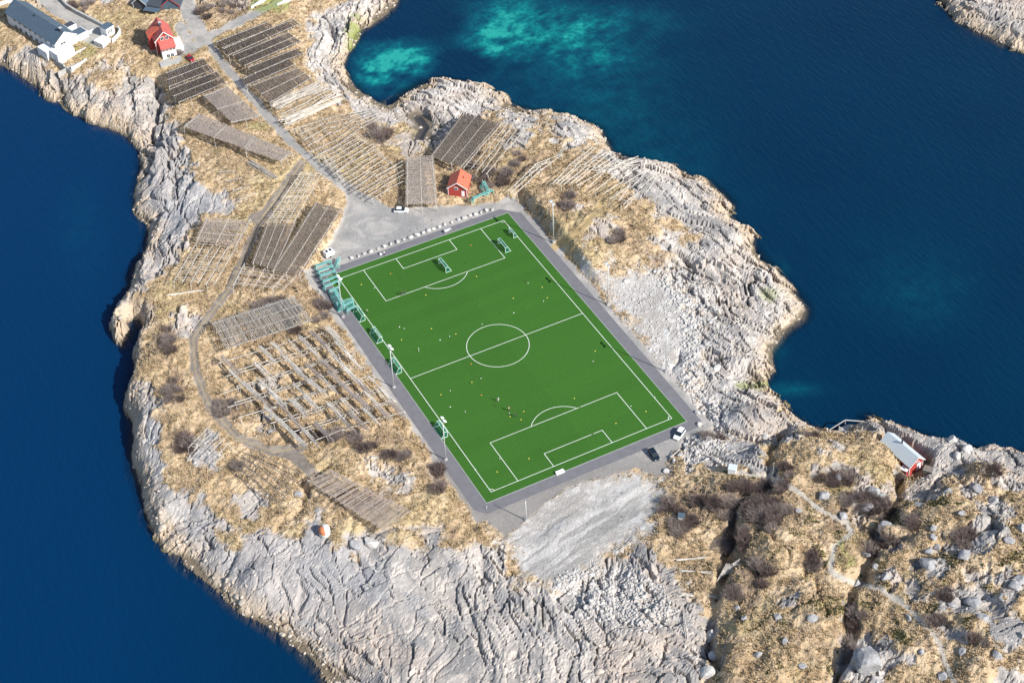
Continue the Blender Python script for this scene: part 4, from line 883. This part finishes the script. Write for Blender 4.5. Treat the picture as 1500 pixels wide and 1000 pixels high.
car(588,310, 12,0, 'carw', 'white estate car parked on the gravel yard above the pitch', 4.7, 1.9, 1.5)
car(279,88, 3,3, 'carr', 'small dark red car parked between the red house and a fish rack', 3.9, 1.75, 1.45)
car(995,638, -6,8, 'carw', 'white car parked at the lower right corner of the pitch', 4.6, 1.9, 1.6, 1)
car(958,668, 5,7, 'carb', 'dark blue car parked on the gravel below the pitch corner', 4.5, 1.85, 1.55, 1)
p = at(482,375); q = at(490,371); root = empty('box_trailer', p, 'white box trailer with two dark roof hatches at the edge of the yard', 'trailer', None, math.atan2(q.y-p.y, q.x-p.x))
MB().box((0, 0, 1.35), (2.9, 1.9, 1.7)).build('body', M['white'], root)
for x in (-.65, .65): MB().box((x, 0, 2.24), (.7, .9, .1)).build('roof_hatch', M['glass'], root)
for s_ in (-1, 1): MB().tube((0, s_*.8, .33), (0, s_*1.0, .33), .33, .33, 12).build('wheel', M['black'], root)
MB().tube((1.45, 0, .55), (2.6, 0, .45), .06).build('drawbar', M['galv'], root)

# ---------------------------------------------------------------- boundary stones and boulders
def rock_mesh(name, seed, m, sub=3, flatz=.75, rough=.28):
    import bmesh
    bm = bmesh.new(); bmesh.ops.create_icosphere(bm, subdivisions=sub, radius=1); R_ = random.Random(seed)
    pl = [(Vector((R_.gauss(0, 1), R_.gauss(0, 1), R_.gauss(0, 1))).normalized(), R_.uniform(.55, .88)) for _ in range(9)]
    for v in bm.verts:
        c = v.co.copy(); 
        for n_, d_ in pl:
            k = c.dot(n_)
            if k > d_: c -= n_*(k-d_)
        c *= 1+rough*.25*math.sin(c.x*5+seed)*math.cos(c.y*4+seed*2)
        c.z *= flatz; v.co = c
    me = bpy.data.meshes.new(name); bm.to_mesh(me); bm.free(); me.materials.append(m); return me
RM = [rock_mesh('kerb_stone', i, M['stone'], 2, .8) for i in range(5)]; RB_ = [rock_mesh('boulder', 40+i, M['stoneg'], 3, .7) for i in range(6)]; RW = [rock_mesh('boulder', 80+i, M['stone'], 2, .75) for i in range(6)]
def put(name, me, p, sx_, sy_, sz_, rz, label, cat, group=None):
    o = bpy.data.objects.new(name, me); C.objects.link(o); o.location = p; o.scale = (sx_, sy_, sz_); o.rotation_euler = (rr.uniform(-.2, .2), rr.uniform(-.2, .2), rz); tag(o, label, cat, group); return o
ordw = ['first', 'second', 'third', 'fourth', 'fifth', 'sixth', 'seventh', 'eighth', 'ninth', 'tenth', 'eleventh', 'twelfth', 'thirteenth', 'fourteenth', 'fifteenth', 'sixteenth', 'seventeenth', 'eighteenth', 'nineteenth', 'twentieth', 'twenty-first', 'twenty-second', 'twenty-third', 'twenty-fourth', 'twenty-fifth', 'twenty-sixth', 'twenty-seventh', 'twenty-eighth', 'twenty-ninth', 'thirtieth']
KS = [(425,388),(475,377),(517,360),(563,343),(620,323),(665,305),(712,287),(760,272),(808,255),(857,240),(905,220),(952,203),(990,190),(1025,178),(1067,163),(1107,145),(1160,130),(1208,110),(1250,97),(1293,80),(1333,70),(1373,57),(1410,42),(1455,38)]
for i, (a, b) in enumerate(KS):
    p = at(430+a/5, 300+b/5+.6); s_ = rr.uniform(.55, .85)
    put('boundary_stone', RM[i % 5], (p.x, p.y, p.z+.25), s_*rr.uniform(.9, 1.35), s_, s_*.9, rr.random()*3, 'pale boundary stone, %s from the left in the row above the pitch' % ordw[i], 'stone', 'row of stones between the yard and the pitch')
LM = [('the white tank', 476, 778), ('the metal roofed boathouse', 1325, 665), ('the lampless pole', 771, 750), ('the dark blue parked car', 958, 664), ('the gully footbridge', 1070, 830), ('the middle gully', 1300, 770), ('the small grey box shed', 998, 757), ('the lower footpath bend', 1222, 815), ('the small white shed', 1072, 688), ('the heap of goals', 485, 410), ('the white lodge', 90, 60), ('the tall red house', 245, 50), ('the orange roofed boathouse', 676, 268), ('the halfway mast', 890, 440), ('the grassy bank mast', 811, 330), ('the dirt track bend', 290, 510), ('the dirt track end', 435, 665), ('the concrete jetty', 1240, 625), ('the turquoise cove', 560, 110), ('the lower right frame corner', 1490, 990), ('the right frame edge', 1495, 820), ('the eastern rocks', 1060, 380), ('the bottom frame edge', 780, 990), ('the western cliff', 195, 590), ('the road fork', 440, 235)]
cnt = {}
def where(u, v):
    n_, lu, lv = min(LM, key=lambda l: math.hypot(l[1]-u, l[2]-v)); dx, dy = u-lu, v-lv
    side = ('right of' if dx > 0 else 'left of') if abs(dx) > abs(dy) else ('below' if dy > 0 else 'above')
    return side, n_, math.hypot(dx, dy)
def place_all(items, kindword, fn):
    """items (u, v, ...) ; gives each its own wording by landmark, side and rank of nearness"""
    g = {}
    for it in items: s_, n_, d_ = where(it[0], it[1]); g.setdefault((s_, n_), []).append((d_, it))
    for (s_, n_), L in g.items():
        L.sort(key=lambda q: q[0])
        for k, (d_, it) in enumerate(L):
            fn(it, '%s %s %s%s' % (kindword(it), s_, n_, '' if len(L) == 1 else (', nearest' if k == 0 else ', %s nearest' % ordw[k])))
BO = [(1298,775,2.6,1),(1235,757,1.6,1),(1207,728,1.9,1),(1279,722,2.4,1),(1270,742,1.8,1),(1290,727,1.6,1),(1413,815,2.0,1),(1361,827,2.6,1),(1373,800,1.1,1),(1366,787,1.3,1),(1367,774,1.2,1),(1360,808,1.3,1),(1270,968,3.8,1),(1390,722,1.5,1),(1430,715,1.8,1),(1456,735,1.6,1),(1487,860,2.2,1),(1493,850,1.5,1),(1470,875,1.3,1),(1425,885,2.4,1),(1440,905,1.5,1),(1395,885,1.2,1),(1478,792,1.5,1),(1495,775,1.6,1),(1268,812,1.2,1),(1283,830,1.0,1),(1256,855,1.3,1),(1040,932,1.8,0),(1046,960,1.7,0),(1036,985,2.4,0),(1073,835,.8,1),(1080,890,1.1,1),(1090,905,.9,1),(1298,845,1.3,1),(1330,905,1.2,1),(1350,955,1.0,1),(1460,960,1.6,1),(1410,955,1.2,1),(1380,990,1.3,1),(1496,930,1.2,1),(1345,740,1.1,1),(1410,752,1.2,1),(1395,645,1.8,0),(1418,660,2.0,0),(1402,668,1.6,0),(1140,905,1.2,1),(1150,940,1.0,1),(1190,905,1.3,1),(1175,975,1.1,1),(1110,960,1.2,1),(545,795,2,0),(437,725,1.3,1),(520,798,1.7,1),(395,632,.8,1),(1170,748,.9,1),(1228,700,1.6,1),(1120,640,1.3,0),(1010,480,.9,0),(918,412,1.0,0),(1030,508,1.3,0),(1050,540,1.4,0),(700,100,1,0),(868,856,1.1,0),(842,862,1,0),(855,872,.9,0),(878,868,1,0),(866,842,1,0),(825,865,.8,0),(891,878,.9,0),(1016,642,1.1,0),(1024,622,1.0,0),(1022,605,.9,0),(1004,652,.8,0),(996,666,.8,0),(987,675,.8,0),(976,690,1.0,0)]
def fb_(it, lb):
    u, v, s_, g = it; p = at(u, v, 0, False); k = rr.randrange(6)
    put('boulder', (RB_ if g else RW)[k], (p.x, p.y, p.z+.12*s_), s_*rr.uniform(.9, 1.3), s_*rr.uniform(.7, 1.0), s_*rr.uniform(.7, 1.1), rr.random()*6, lb, 'boulder', 'separate boulders on the headland')
place_all(BO, lambda it: ('large ' if it[2] > 1.6 else 'small ' if it[2] < 1.05 else 'medium ')+('grey boulder' if it[3] else 'pale boulder'), fb_)

# rubble and loose stones: uncountable
def field_mesh(name, pts, mesh_list, m, size, label, sink=.1, tall=.8):
    """many copies of small stones in one mesh"""
    V = []; Fs = []; off = 0; srcs = []
    for me in mesh_list:
        vv = np.array([v.co[:] for v in me.vertices]); ff = np.array([p.vertices[:] for p in me.polygons]); srcs.append((vv, ff))
    rs = np.random.RandomState(len(pts))
    for (x, y, z), s_ in zip(pts, size):
        vv, ff = srcs[rs.randint(len(srcs))]; a = rs.rand()*6.28; c, s2 = math.cos(a), math.sin(a)
        q = vv*np.array([s_*rs.uniform(.8, 1.4), s_*rs.uniform(.6, 1), s_*tall*rs.uniform(.6, 1.1)])
        V.append(np.stack([q[:, 0]*c-q[:, 1]*s2+x, q[:, 0]*s2+q[:, 1]*c+y, q[:, 2]+z+s_*sink], 1)); Fs.append(ff+off); off += len(vv)
    me = fast_mesh(name, np.concatenate(V), np.concatenate(Fs), 3); me.materials.append(m); o = bpy.data.objects.new(name, me); C.objects.link(o); tag(o, label, name.replace('_', ' '), None, 'stuff'); return o
RS = [rock_mesh('s', 200+i, M['stone'], 1, .8) for i in range(6)]
rs = np.random.RandomState(7)
def scatter(mask, n, jit=.3):
    p = mask.ravel()/mask.sum(); ids = rs.choice(p.size, n, p=p); x = X.ravel()[ids]+rs.uniform(-jit, jit, n); y = Y.ravel()[ids]+rs.uniform(-jit, jit, n)
    return x, y, H(x, y)
x, y, z = scatter(rubm, 5200); field_mesh('rubble', list(zip(x, y, z)), RS, M['stone'], np.clip(rs.lognormal(-1.3, .45, 5200), .15, 1.1), 'field of pale broken blasting stone right of the pitch and above the dome')
x, y, z = scatter(grav*(1-rubm)*sm(-V, -600, -560)+.05*rock*(dc > 2), 2500); field_mesh('loose_stones', list(zip(x, y, z)), RS, M['stone'], np.clip(rs.lognormal(-1.5, .4, 2500), .12, .6), 'loose small stones strewn over gravel and bare rock')
x, y, z = scatter(rock*(dc > 0)*(dc < 6)+.08*rock*(dc > 2)*calm, 2600); field_mesh('shore_stones', list(zip(x, y, z)), RS, mat('shore_rock', (.46, .40, .34), .9, var=.3, scale=.8), np.clip(rs.lognormal(-.85, .45, 2600), .2, 1.5), 'broken stones lying along the rocky shore', .0, .8)

# ---------------------------------------------------------------- dry grass: uncountable
def tufts(name, mask, n, m, label, hh=(.25, .6), wd=.28):
    x, y, z = scatter(mask, n); ang = rs.uniform(0, 6.28, n); h_ = rs.uniform(hh[0], hh[1], n); V = []; Fs = []
    for k in range(4):
        a = ang+k*1.57+rs.uniform(-.4, .4, n); lx = np.cos(a)*h_*rs.uniform(.3, 1.1, n); ly = np.sin(a)*h_*rs.uniform(.3, 1.1, n)
        px = -np.sin(a)*wd*.5; py = np.cos(a)*wd*.5
        V.append(np.stack([np.stack([x-px, y-py, z-.1], 1), np.stack([x+px, y+py, z-.1], 1), np.stack([x+lx, y+ly, z+h_], 1)], 1))
    V = np.concatenate(V).reshape(-1, 3); me = fast_mesh(name, V, np.arange(len(V)).reshape(-1, 3), 3); me.materials.append(m); o = bpy.data.objects.new(name, me); C.objects.link(o); tag(o, label, 'grass', None, 'stuff')
gmask = grassy*(1-path)*(1-.6*brown)*(dc > 0)
tufts('dry_grass', gmask*sm(n2+.3*q3, -.4, .4), 65000, M['straw'], 'pale straw coloured winter grass covering the headland')
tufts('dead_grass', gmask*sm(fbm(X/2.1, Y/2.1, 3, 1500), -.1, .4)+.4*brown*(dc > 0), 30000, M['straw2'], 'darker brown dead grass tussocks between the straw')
tufts('heather', (grassy*gm*(1-path))*(dc > 0)+.001, 5000, mat('dark_green_heather', (.075, .075, .025), .9, var=.4), 'low dark green heather cushions on the right hand hill', (.15, .4), .4)

# ---------------------------------------------------------------- bare shrubs
def shrub_mesh(seed, r, h, n, m):
    R_ = random.Random(seed); b = MB()
    for i in range(n):
        a = R_.uniform(0, 6.28); q = math.sqrt(R_.random()); p = Vector((math.cos(a)*q*r*.45, math.sin(a)*q*r*.45, -.15)); d = Vector((math.cos(a)*q*.9+R_.gauss(0, .25), math.sin(a)*q*.9+R_.gauss(0, .25), 1.0)).normalized()
        ln = h*R_.uniform(.6, 1.15); 
        e = p+d*ln*.55; e2 = e+(d+Vector((R_.gauss(0, .35), R_.gauss(0, .35), 0))).normalized()*ln*.5
        b.tube(p, e, .035, .025, 3); b.tube(e, e2, .024, .008, 3)
        for k in range(3):
            t = R_.uniform(.3, 1); s0 = p.lerp(e, t); s1 = s0+(d+Vector((R_.gauss(0, .6), R_.gauss(0, .6), R_.gauss(0, .3)))).normalized()*ln*R_.uniform(.25, .45); b.tube(s0, s1, .018, .007, 3)
    me = bpy.data.meshes.new('bare_shrub'); me.from_pydata(b.v, [], b.f); me.materials.append(m); return me
SM = [shrub_mesh(i, 2.3, 1.9, 230, M['twig' if i % 2 else 'twig2']) for i in range(6)]
SH = []
for u, v, a, b, n in [(1115,715,48,10,12),(1120,750,36,16,18),(1225,702,28,9,7),(1255,735,25,12,7),(1288,745,20,16,11),(1275,800,6,20,5),(1248,950,6,30,4),(1060,800,6,20,4),(1240,745,15,8,3),(1300,790,10,18,5),(1085,790,14,16,5),(720,262,34,12,8),(690,232,8,24,4),(500,640,34,8,7),(330,598,22,10,4),(255,575,14,20,6),(245,500,9,20,4),(400,448,34,8,5),(430,468,10,20,3),(470,455,14,18,5),(340,8,18,16,7),(300,20,10,14,4),(120,12,22,9,5),(1340,768,8,5,2),(1410,790,10,16,5),(1385,872,14,6,3),(1190,820,6,14,3),(1155,690,8,10,3),(1258,905,8,14,4),(1050,640,16,6,2),(905,350,10,10,3),(560,200,14,9,4),(1060,745,18,12,5),(1115,840,10,24,5),(1075,870,6,12,3),(640,690,14,7,3),(585,668,24,6,4),(270,652,14,12,4),(830,300,8,16,3),(1320,700,7,6,2),(1460,690,12,6,2),(980,745,24,10,4),(1000,770,20,12,4),(258,78,6,5,2),(1185,640,10,6,2),(1130,770,10,8,3),(1370,910,10,5,2),(1440,940,16,8,2),(545,190,10,6,2),(1035,735,16,8,3),(350,690,10,8,1),(760,235,14,10,3),(640,715,10,5,2),(435,630,6,5,1),(540,655,16,4,2)]:
    for k in range(n):
        q = math.sqrt((k+.5)/n); t = k*2.4+u; SH.append((u+a*q*math.cos(t), v+b*q*math.sin(t), rr.uniform(.65, 1.4)))
def fs_(it, lb):
    u, v, s_ = it; p = at(u, v); o = bpy.data.objects.new('bare_shrub', SM[rr.randrange(6)]); C.objects.link(o); o.location = (p.x, p.y, p.z); o.scale = (s_, s_, s_*rr.uniform(.8, 1.1)); o.rotation_euler = (0, 0, rr.random()*6.28)
    tag(o, lb, 'shrub', 'leafless shrubs on the headland')
ordw += ['thirty-%s' % w_ for w_ in ('first', 'second', 'third', 'fourth', 'fifth', 'sixth', 'seventh', 'eighth', 'ninth')]+['fortieth']+['forty-%s' % w_ for w_ in ('first', 'second', 'third', 'fourth', 'fifth', 'sixth', 'seventh', 'eighth', 'ninth')]
place_all(SH, lambda it: ('wide ' if it[2] > 1.15 else 'small ' if it[2] < .85 else '')+'leafless brown shrub', fs_)

# footbridge and white frame in the gully
a_ = at(1052,848,.3); b_ = at(1082,826,.3); root = empty('footbridge', a_, 'fan of grey planks bridging the dark gully', 'footbridge')
for i in range(14):
    t = (i-6.5)/6.5; stick('plank', a_+Vector((t*.8, t*.5, .1*i % .3)), b_+Vector((t*2.6, -t*1.6, .2)), .14, 'wood', root, a_)
g = at(1074,833,.5); root = empty('pole_trestle', g, 'white trestle of poles standing beside the gully footbridge', 'trestle')
for i in range(3): stick('upright', g+Vector((0+i*.9, i*.2, -.6)), g+Vector((i*.9, i*.2, 2.2)), .08, 'wood3', root, g)
for i in range(5): stick('crossbar', g+Vector((-.3, -.05, .2+i*.5)), g+Vector((2.2, .5, .2+i*.5)), .07, 'wood3', root, g)
def post(u, v, h, label, name='pole_marker', m='wood'):
    p = at(u, v); r_ = MB().tube((0, 0, -.3), (0, 0, h), .07, .05, 8); r_.box((0, 0, h), (.16, .16, .1)); o = r_.build(name, M[m]); o.location = p; tag(o, label, 'post')
post(1132,695,4.5,'tall thin post beside the dark cleft right of the white shed'); post(708,287,6.5,'tall grey post beside the wide turquoise goal'); post(347,12,6,'thin utility pole right of the junction at the top edge'); post(713,745,1.0,'short white marker post at the bottom asphalt corner', m='white')
post(613.6,515,1.4,'thin white training pole on the left half of the pitch', 'training_pole', 'white')
r_ = MB(); p = at(984,670); q = at(996,662); r_.tube((0, 0, .5), (q.x-p.x, q.y-p.y, q.z-p.z+1.2), .09, .09); r_.box((0, 0, .3), (.8, .5, .8)); o = r_.build('barrier_boom', M['galv']); o.location = p; tag(o, 'grey road barrier boom with counterweight at the end of the car park', 'barrier')

# ---------------------------------------------------------------- balls and markers
CM = MB(); n = 10
CM.add([(r_*math.cos(2*PI*i/n), r_*math.sin(2*PI*i/n), z_) for r_, z_ in ((.2, 0), (.17, .05), (.08, .12), (.05, .12)) for i in range(n)], [(j*n+i, j*n+(i+1) % n, (j+1)*n+(i+1) % n, (j+1)*n+i) for j in range(3) for i in range(n)])
def mk(name, m): 
    o = CM.build(name, M[m]); me = o.data; bpy.data.objects.remove(o); return me
CMM = {'y': mk('marker_cone', 'yel'), 'o': mk('marker_cone', 'ora'), 'w': mk('marker_cone', 'white')}
import bmesh
bm = bmesh.new(); bmesh.ops.create_icosphere(bm, subdivisions=2, radius=.14); BMh = bpy.data.meshes.new('football'); bm.to_mesh(BMh); bm.free(); BMh.materials.append(M['white'])
MK = [(585,479,'w'),(592,482,'b'),(632,481.5,'y'),(588,497.6,'y'),(644.5,498,'w'),(658.5,493.5,'b'),(667.6,489.4,'y'),(690,533,'o'),(659.6,572.8,'b'),(691,560,'y'),(645.7,578,'y'),(659.6,596,'w'),(681.4,603.5,'b'),(572,401,'o'),(529,417,'y'),(548.6,422.6,'b'),(689.5,359.5,'o'),(698,405,'y'),(623.6,432.4,'y'),(706,475.4,'b'),(704.5,555,'b'),(705,578.7,'o'),(767,602.7,'y'),(763,614.7,'y'),(924,595.5,'b'),(946,602.7,'y'),(902,620,'y'),(732,672.5,'b'),(774.7,671.5,'y'),(728,691,'y'),(696,687.5,'w'),(958.7,582,'w'),(841,583.5,'y'),(773.5,415.5,'b'),(794,421,'y'),(796,442,'b'),(751.6,437,'y'),(752.5,458.4,'w'),(801.4,436.5,'y'),(871.6,514.4,'y'),(868.6,530,'b'),(746,606,'b'),(747,610,'y')]
LMs = LM; LM = [('the centre circle', 729, 506), ('the upper penalty arc', 655, 412), ('the lower penalty arc', 812, 605), ('the standing players', 745, 597), ('the upper penalty goal', 647, 390), ('the bottom left corner', 719, 715), ('the bottom right corner', 975, 610), ('the halfway line left end', 610, 548), ('the halfway line right end', 846, 463)]
def fm(it, lb):
    p = at(it[0], it[1]); o = bpy.data.objects.new('football' if it[2] == 'b' else 'marker_cone', BMh if it[2] == 'b' else CMM[it[2]]); C.objects.link(o); o.location = (p.x, p.y, .19 if it[2] == 'b' else .03)
    tag(o, lb+' on turf', 'ball' if it[2] == 'b' else 'marker', 'training balls and markers on the turf')
place_all(MK, lambda it: {'b': 'white ball', 'y': 'yellow marker', 'o': 'orange marker', 'w': 'white marker'}[it[2]], fm)
LM = LMs

# ---------------------------------------------------------------- people
def person(u, v, deg, label, shirt, legs, pose='stand', hair='hair'):
    p = at(u, v); p.z = .017
    J = {'pelvis': (0, 0, .95), 'chest': (.02, 0, 1.3), 'neck': (.03, 0, 1.5), 'head': (.06, 0, 1.68), 'top': (.05, 0, 1.76)}
    run = pose == 'run'
    for s_, n_ in ((-1, 'l'), (1, 'r')):
        k = s_*(.28 if run else .04); J['hip'+n_] = (0, s_*.1, .9); J['kn'+n_] = (k+.05, s_*.12, .5); J['an'+n_] = (k-(.2 if run and s_ < 0 else .0), s_*.13, .09); J['to'+n_] = (k+.17-(.2 if run and s_ < 0 else 0), s_*.15, .04)
        J['sh'+n_] = (0, s_*.2, 1.42); e = (.12, s_*.34, 1.2) if pose == 'arms' else (-s_*.1, s_*.27, 1.14); J['el'+n_] = e; J['wr'+n_] = (.34, s_*.2, 1.28) if pose == 'arms' else (e[0]+.12, s_*.27, .9)
        hx, hy, hz = J['wr'+n_]; J['pa'+n_] = (hx+.05, hy, hz-.06)
        for i in range(5): J['f%d%s' % (i, n_)] = (hx+.09+.01*i, hy+(i-2)*.022, hz-(.15 if i else .09)+abs(i-2)*.01)
    R_ = {'pelvis': .15, 'chest': .16, 'neck': .06, 'head': .105, 'top': .07, 'hip': .1, 'kn': .062, 'an': .042, 'to': .04, 'sh': .07, 'el': .045, 'wr': .032, 'pa': .036, 'f': .011}
    keys = list(J); ix = {k: i for i, k in enumerate(keys)}; E = [('pelvis', 'chest'), ('chest', 'neck'), ('neck', 'head'), ('head', 'top')]
    for n_ in 'lr': E += [('pelvis', 'hip'+n_), ('hip'+n_, 'kn'+n_), ('kn'+n_, 'an'+n_), ('an'+n_, 'to'+n_), ('chest', 'sh'+n_), ('sh'+n_, 'el'+n_), ('el'+n_, 'wr'+n_), ('wr'+n_, 'pa'+n_)]+[('pa'+n_, 'f%d%s' % (i, n_)) for i in range(5)]
    me = bpy.data.meshes.new('person'); me.from_pydata([J[k] for k in keys], [(ix[a], ix[b]) for a, b in E], []); o = bpy.data.objects.new('tmp', me); C.objects.link(o)
    sk = o.modifiers.new('s', 'SKIN'); sv = me.skin_vertices[0].data
    for k, i in ix.items():
        b_ = k if k in R_ else ('f' if k[0] == 'f' else k[:-1]); r = R_[b_]; sv[i].radius = (r, r*(1.15 if b_ in ('pelvis', 'chest') else 1))
    sv[0].use_root = True; ss = o.modifiers.new('b', 'SUBSURF'); ss.levels = ss.render_levels = 1
    bpy.context.view_layer.update(); m2 = bpy.data.meshes.new_from_object(o.evaluated_get(bpy.context.evaluated_depsgraph_get())); bpy.data.objects.remove(o)
    m2.materials.clear()
    for k in ('skin', shirt, legs, 'black'): m2.materials.append(M[k])
    for f in m2.polygons:
        x_, y_, z_ = f.center; r_ = abs(y_)
        f.material_index = 3 if z_ < .11 else 2 if (z_ < .97 and r_ < .24) else 0 if (z_ > 1.5 or (r_ > .24 and z_ < 1.2)) else 1
        f.use_smooth = True
    b = bpy.data.objects.new('person', m2); C.objects.link(b); b.location = p; b.rotation_euler = (0, 0, math.radians(deg)); tag(b, label, 'person')
    bm = bmesh.new(); bmesh.ops.create_uvsphere(bm, u_segments=12, v_segments=8, radius=.118)
    for v_ in bm.verts: v_.co.z *= .9
    bmesh.ops.delete(bm, geom=[v_ for v_ in bm.verts if v_.co.z < -.02 and v_.co.x > -.02], context='VERTS'); hm = bpy.data.meshes.new('hair'); bm.to_mesh(hm); bm.free(); hm.materials.append(M[hair]); h_ = bpy.data.objects.new('hair', hm); C.objects.link(h_); h_.parent = b; h_.location = (.035, 0, 1.735)
    f = MB(); f.box((.175, 0, 1.68), (.04, .025, .045)); f.build('nose', M['skin'], b)
    for s_ in (-1, 1): MB().box((.16, s_*.038, 1.71), (.015, .022, .012)).build('eye', M['black'], b)
    return b
M['shp'] = mat('peach_shirt', (.75, .42, .30), .8); M['shb'] = mat('dark_blue_kit', (.02, .04, .07), .8); M['sht'] = mat('light_kit', (.72, .74, .72), .8); M['shy'] = mat('pale_yellow_kit', (.7, .68, .4), .8)
person(730,588,200,'person in white top and pale trousers on the pitch left of the lower penalty arc','sht','sht')
person(745,602,20,'person in peach top with both arms raised forward near the middle of the pitch','shp','shb','arms')
person(755,611,150,'person in dark blue kit striding just below the one in peach','shb','shb','run')
person(538,459,0,'person in pale yellow beside the first green goal on the left touchline','shy','shb')
person(593,432,190,'person in dark clothes walking on the edge line of the upper penalty area','shb','shb','run')
person(588,433,180,'person in dark clothes standing left of another on the upper penalty area line','shb','shb')
person(563,374,240,'person in white on the asphalt above the top touchline','sht','shb')
p = at(558,373); b = MB(); b.box((0, 0, .35), (.9, .5, .6), taper=.8); b.tube((-.3, 0, .62), (.3, 0, .62), .04); o = b.build('ball_bag', M['sht']); o.location = p; tag(o, 'pale ball bag on the asphalt beside the person in white', 'bag')
for k in list(UNIT.values()):
    pass
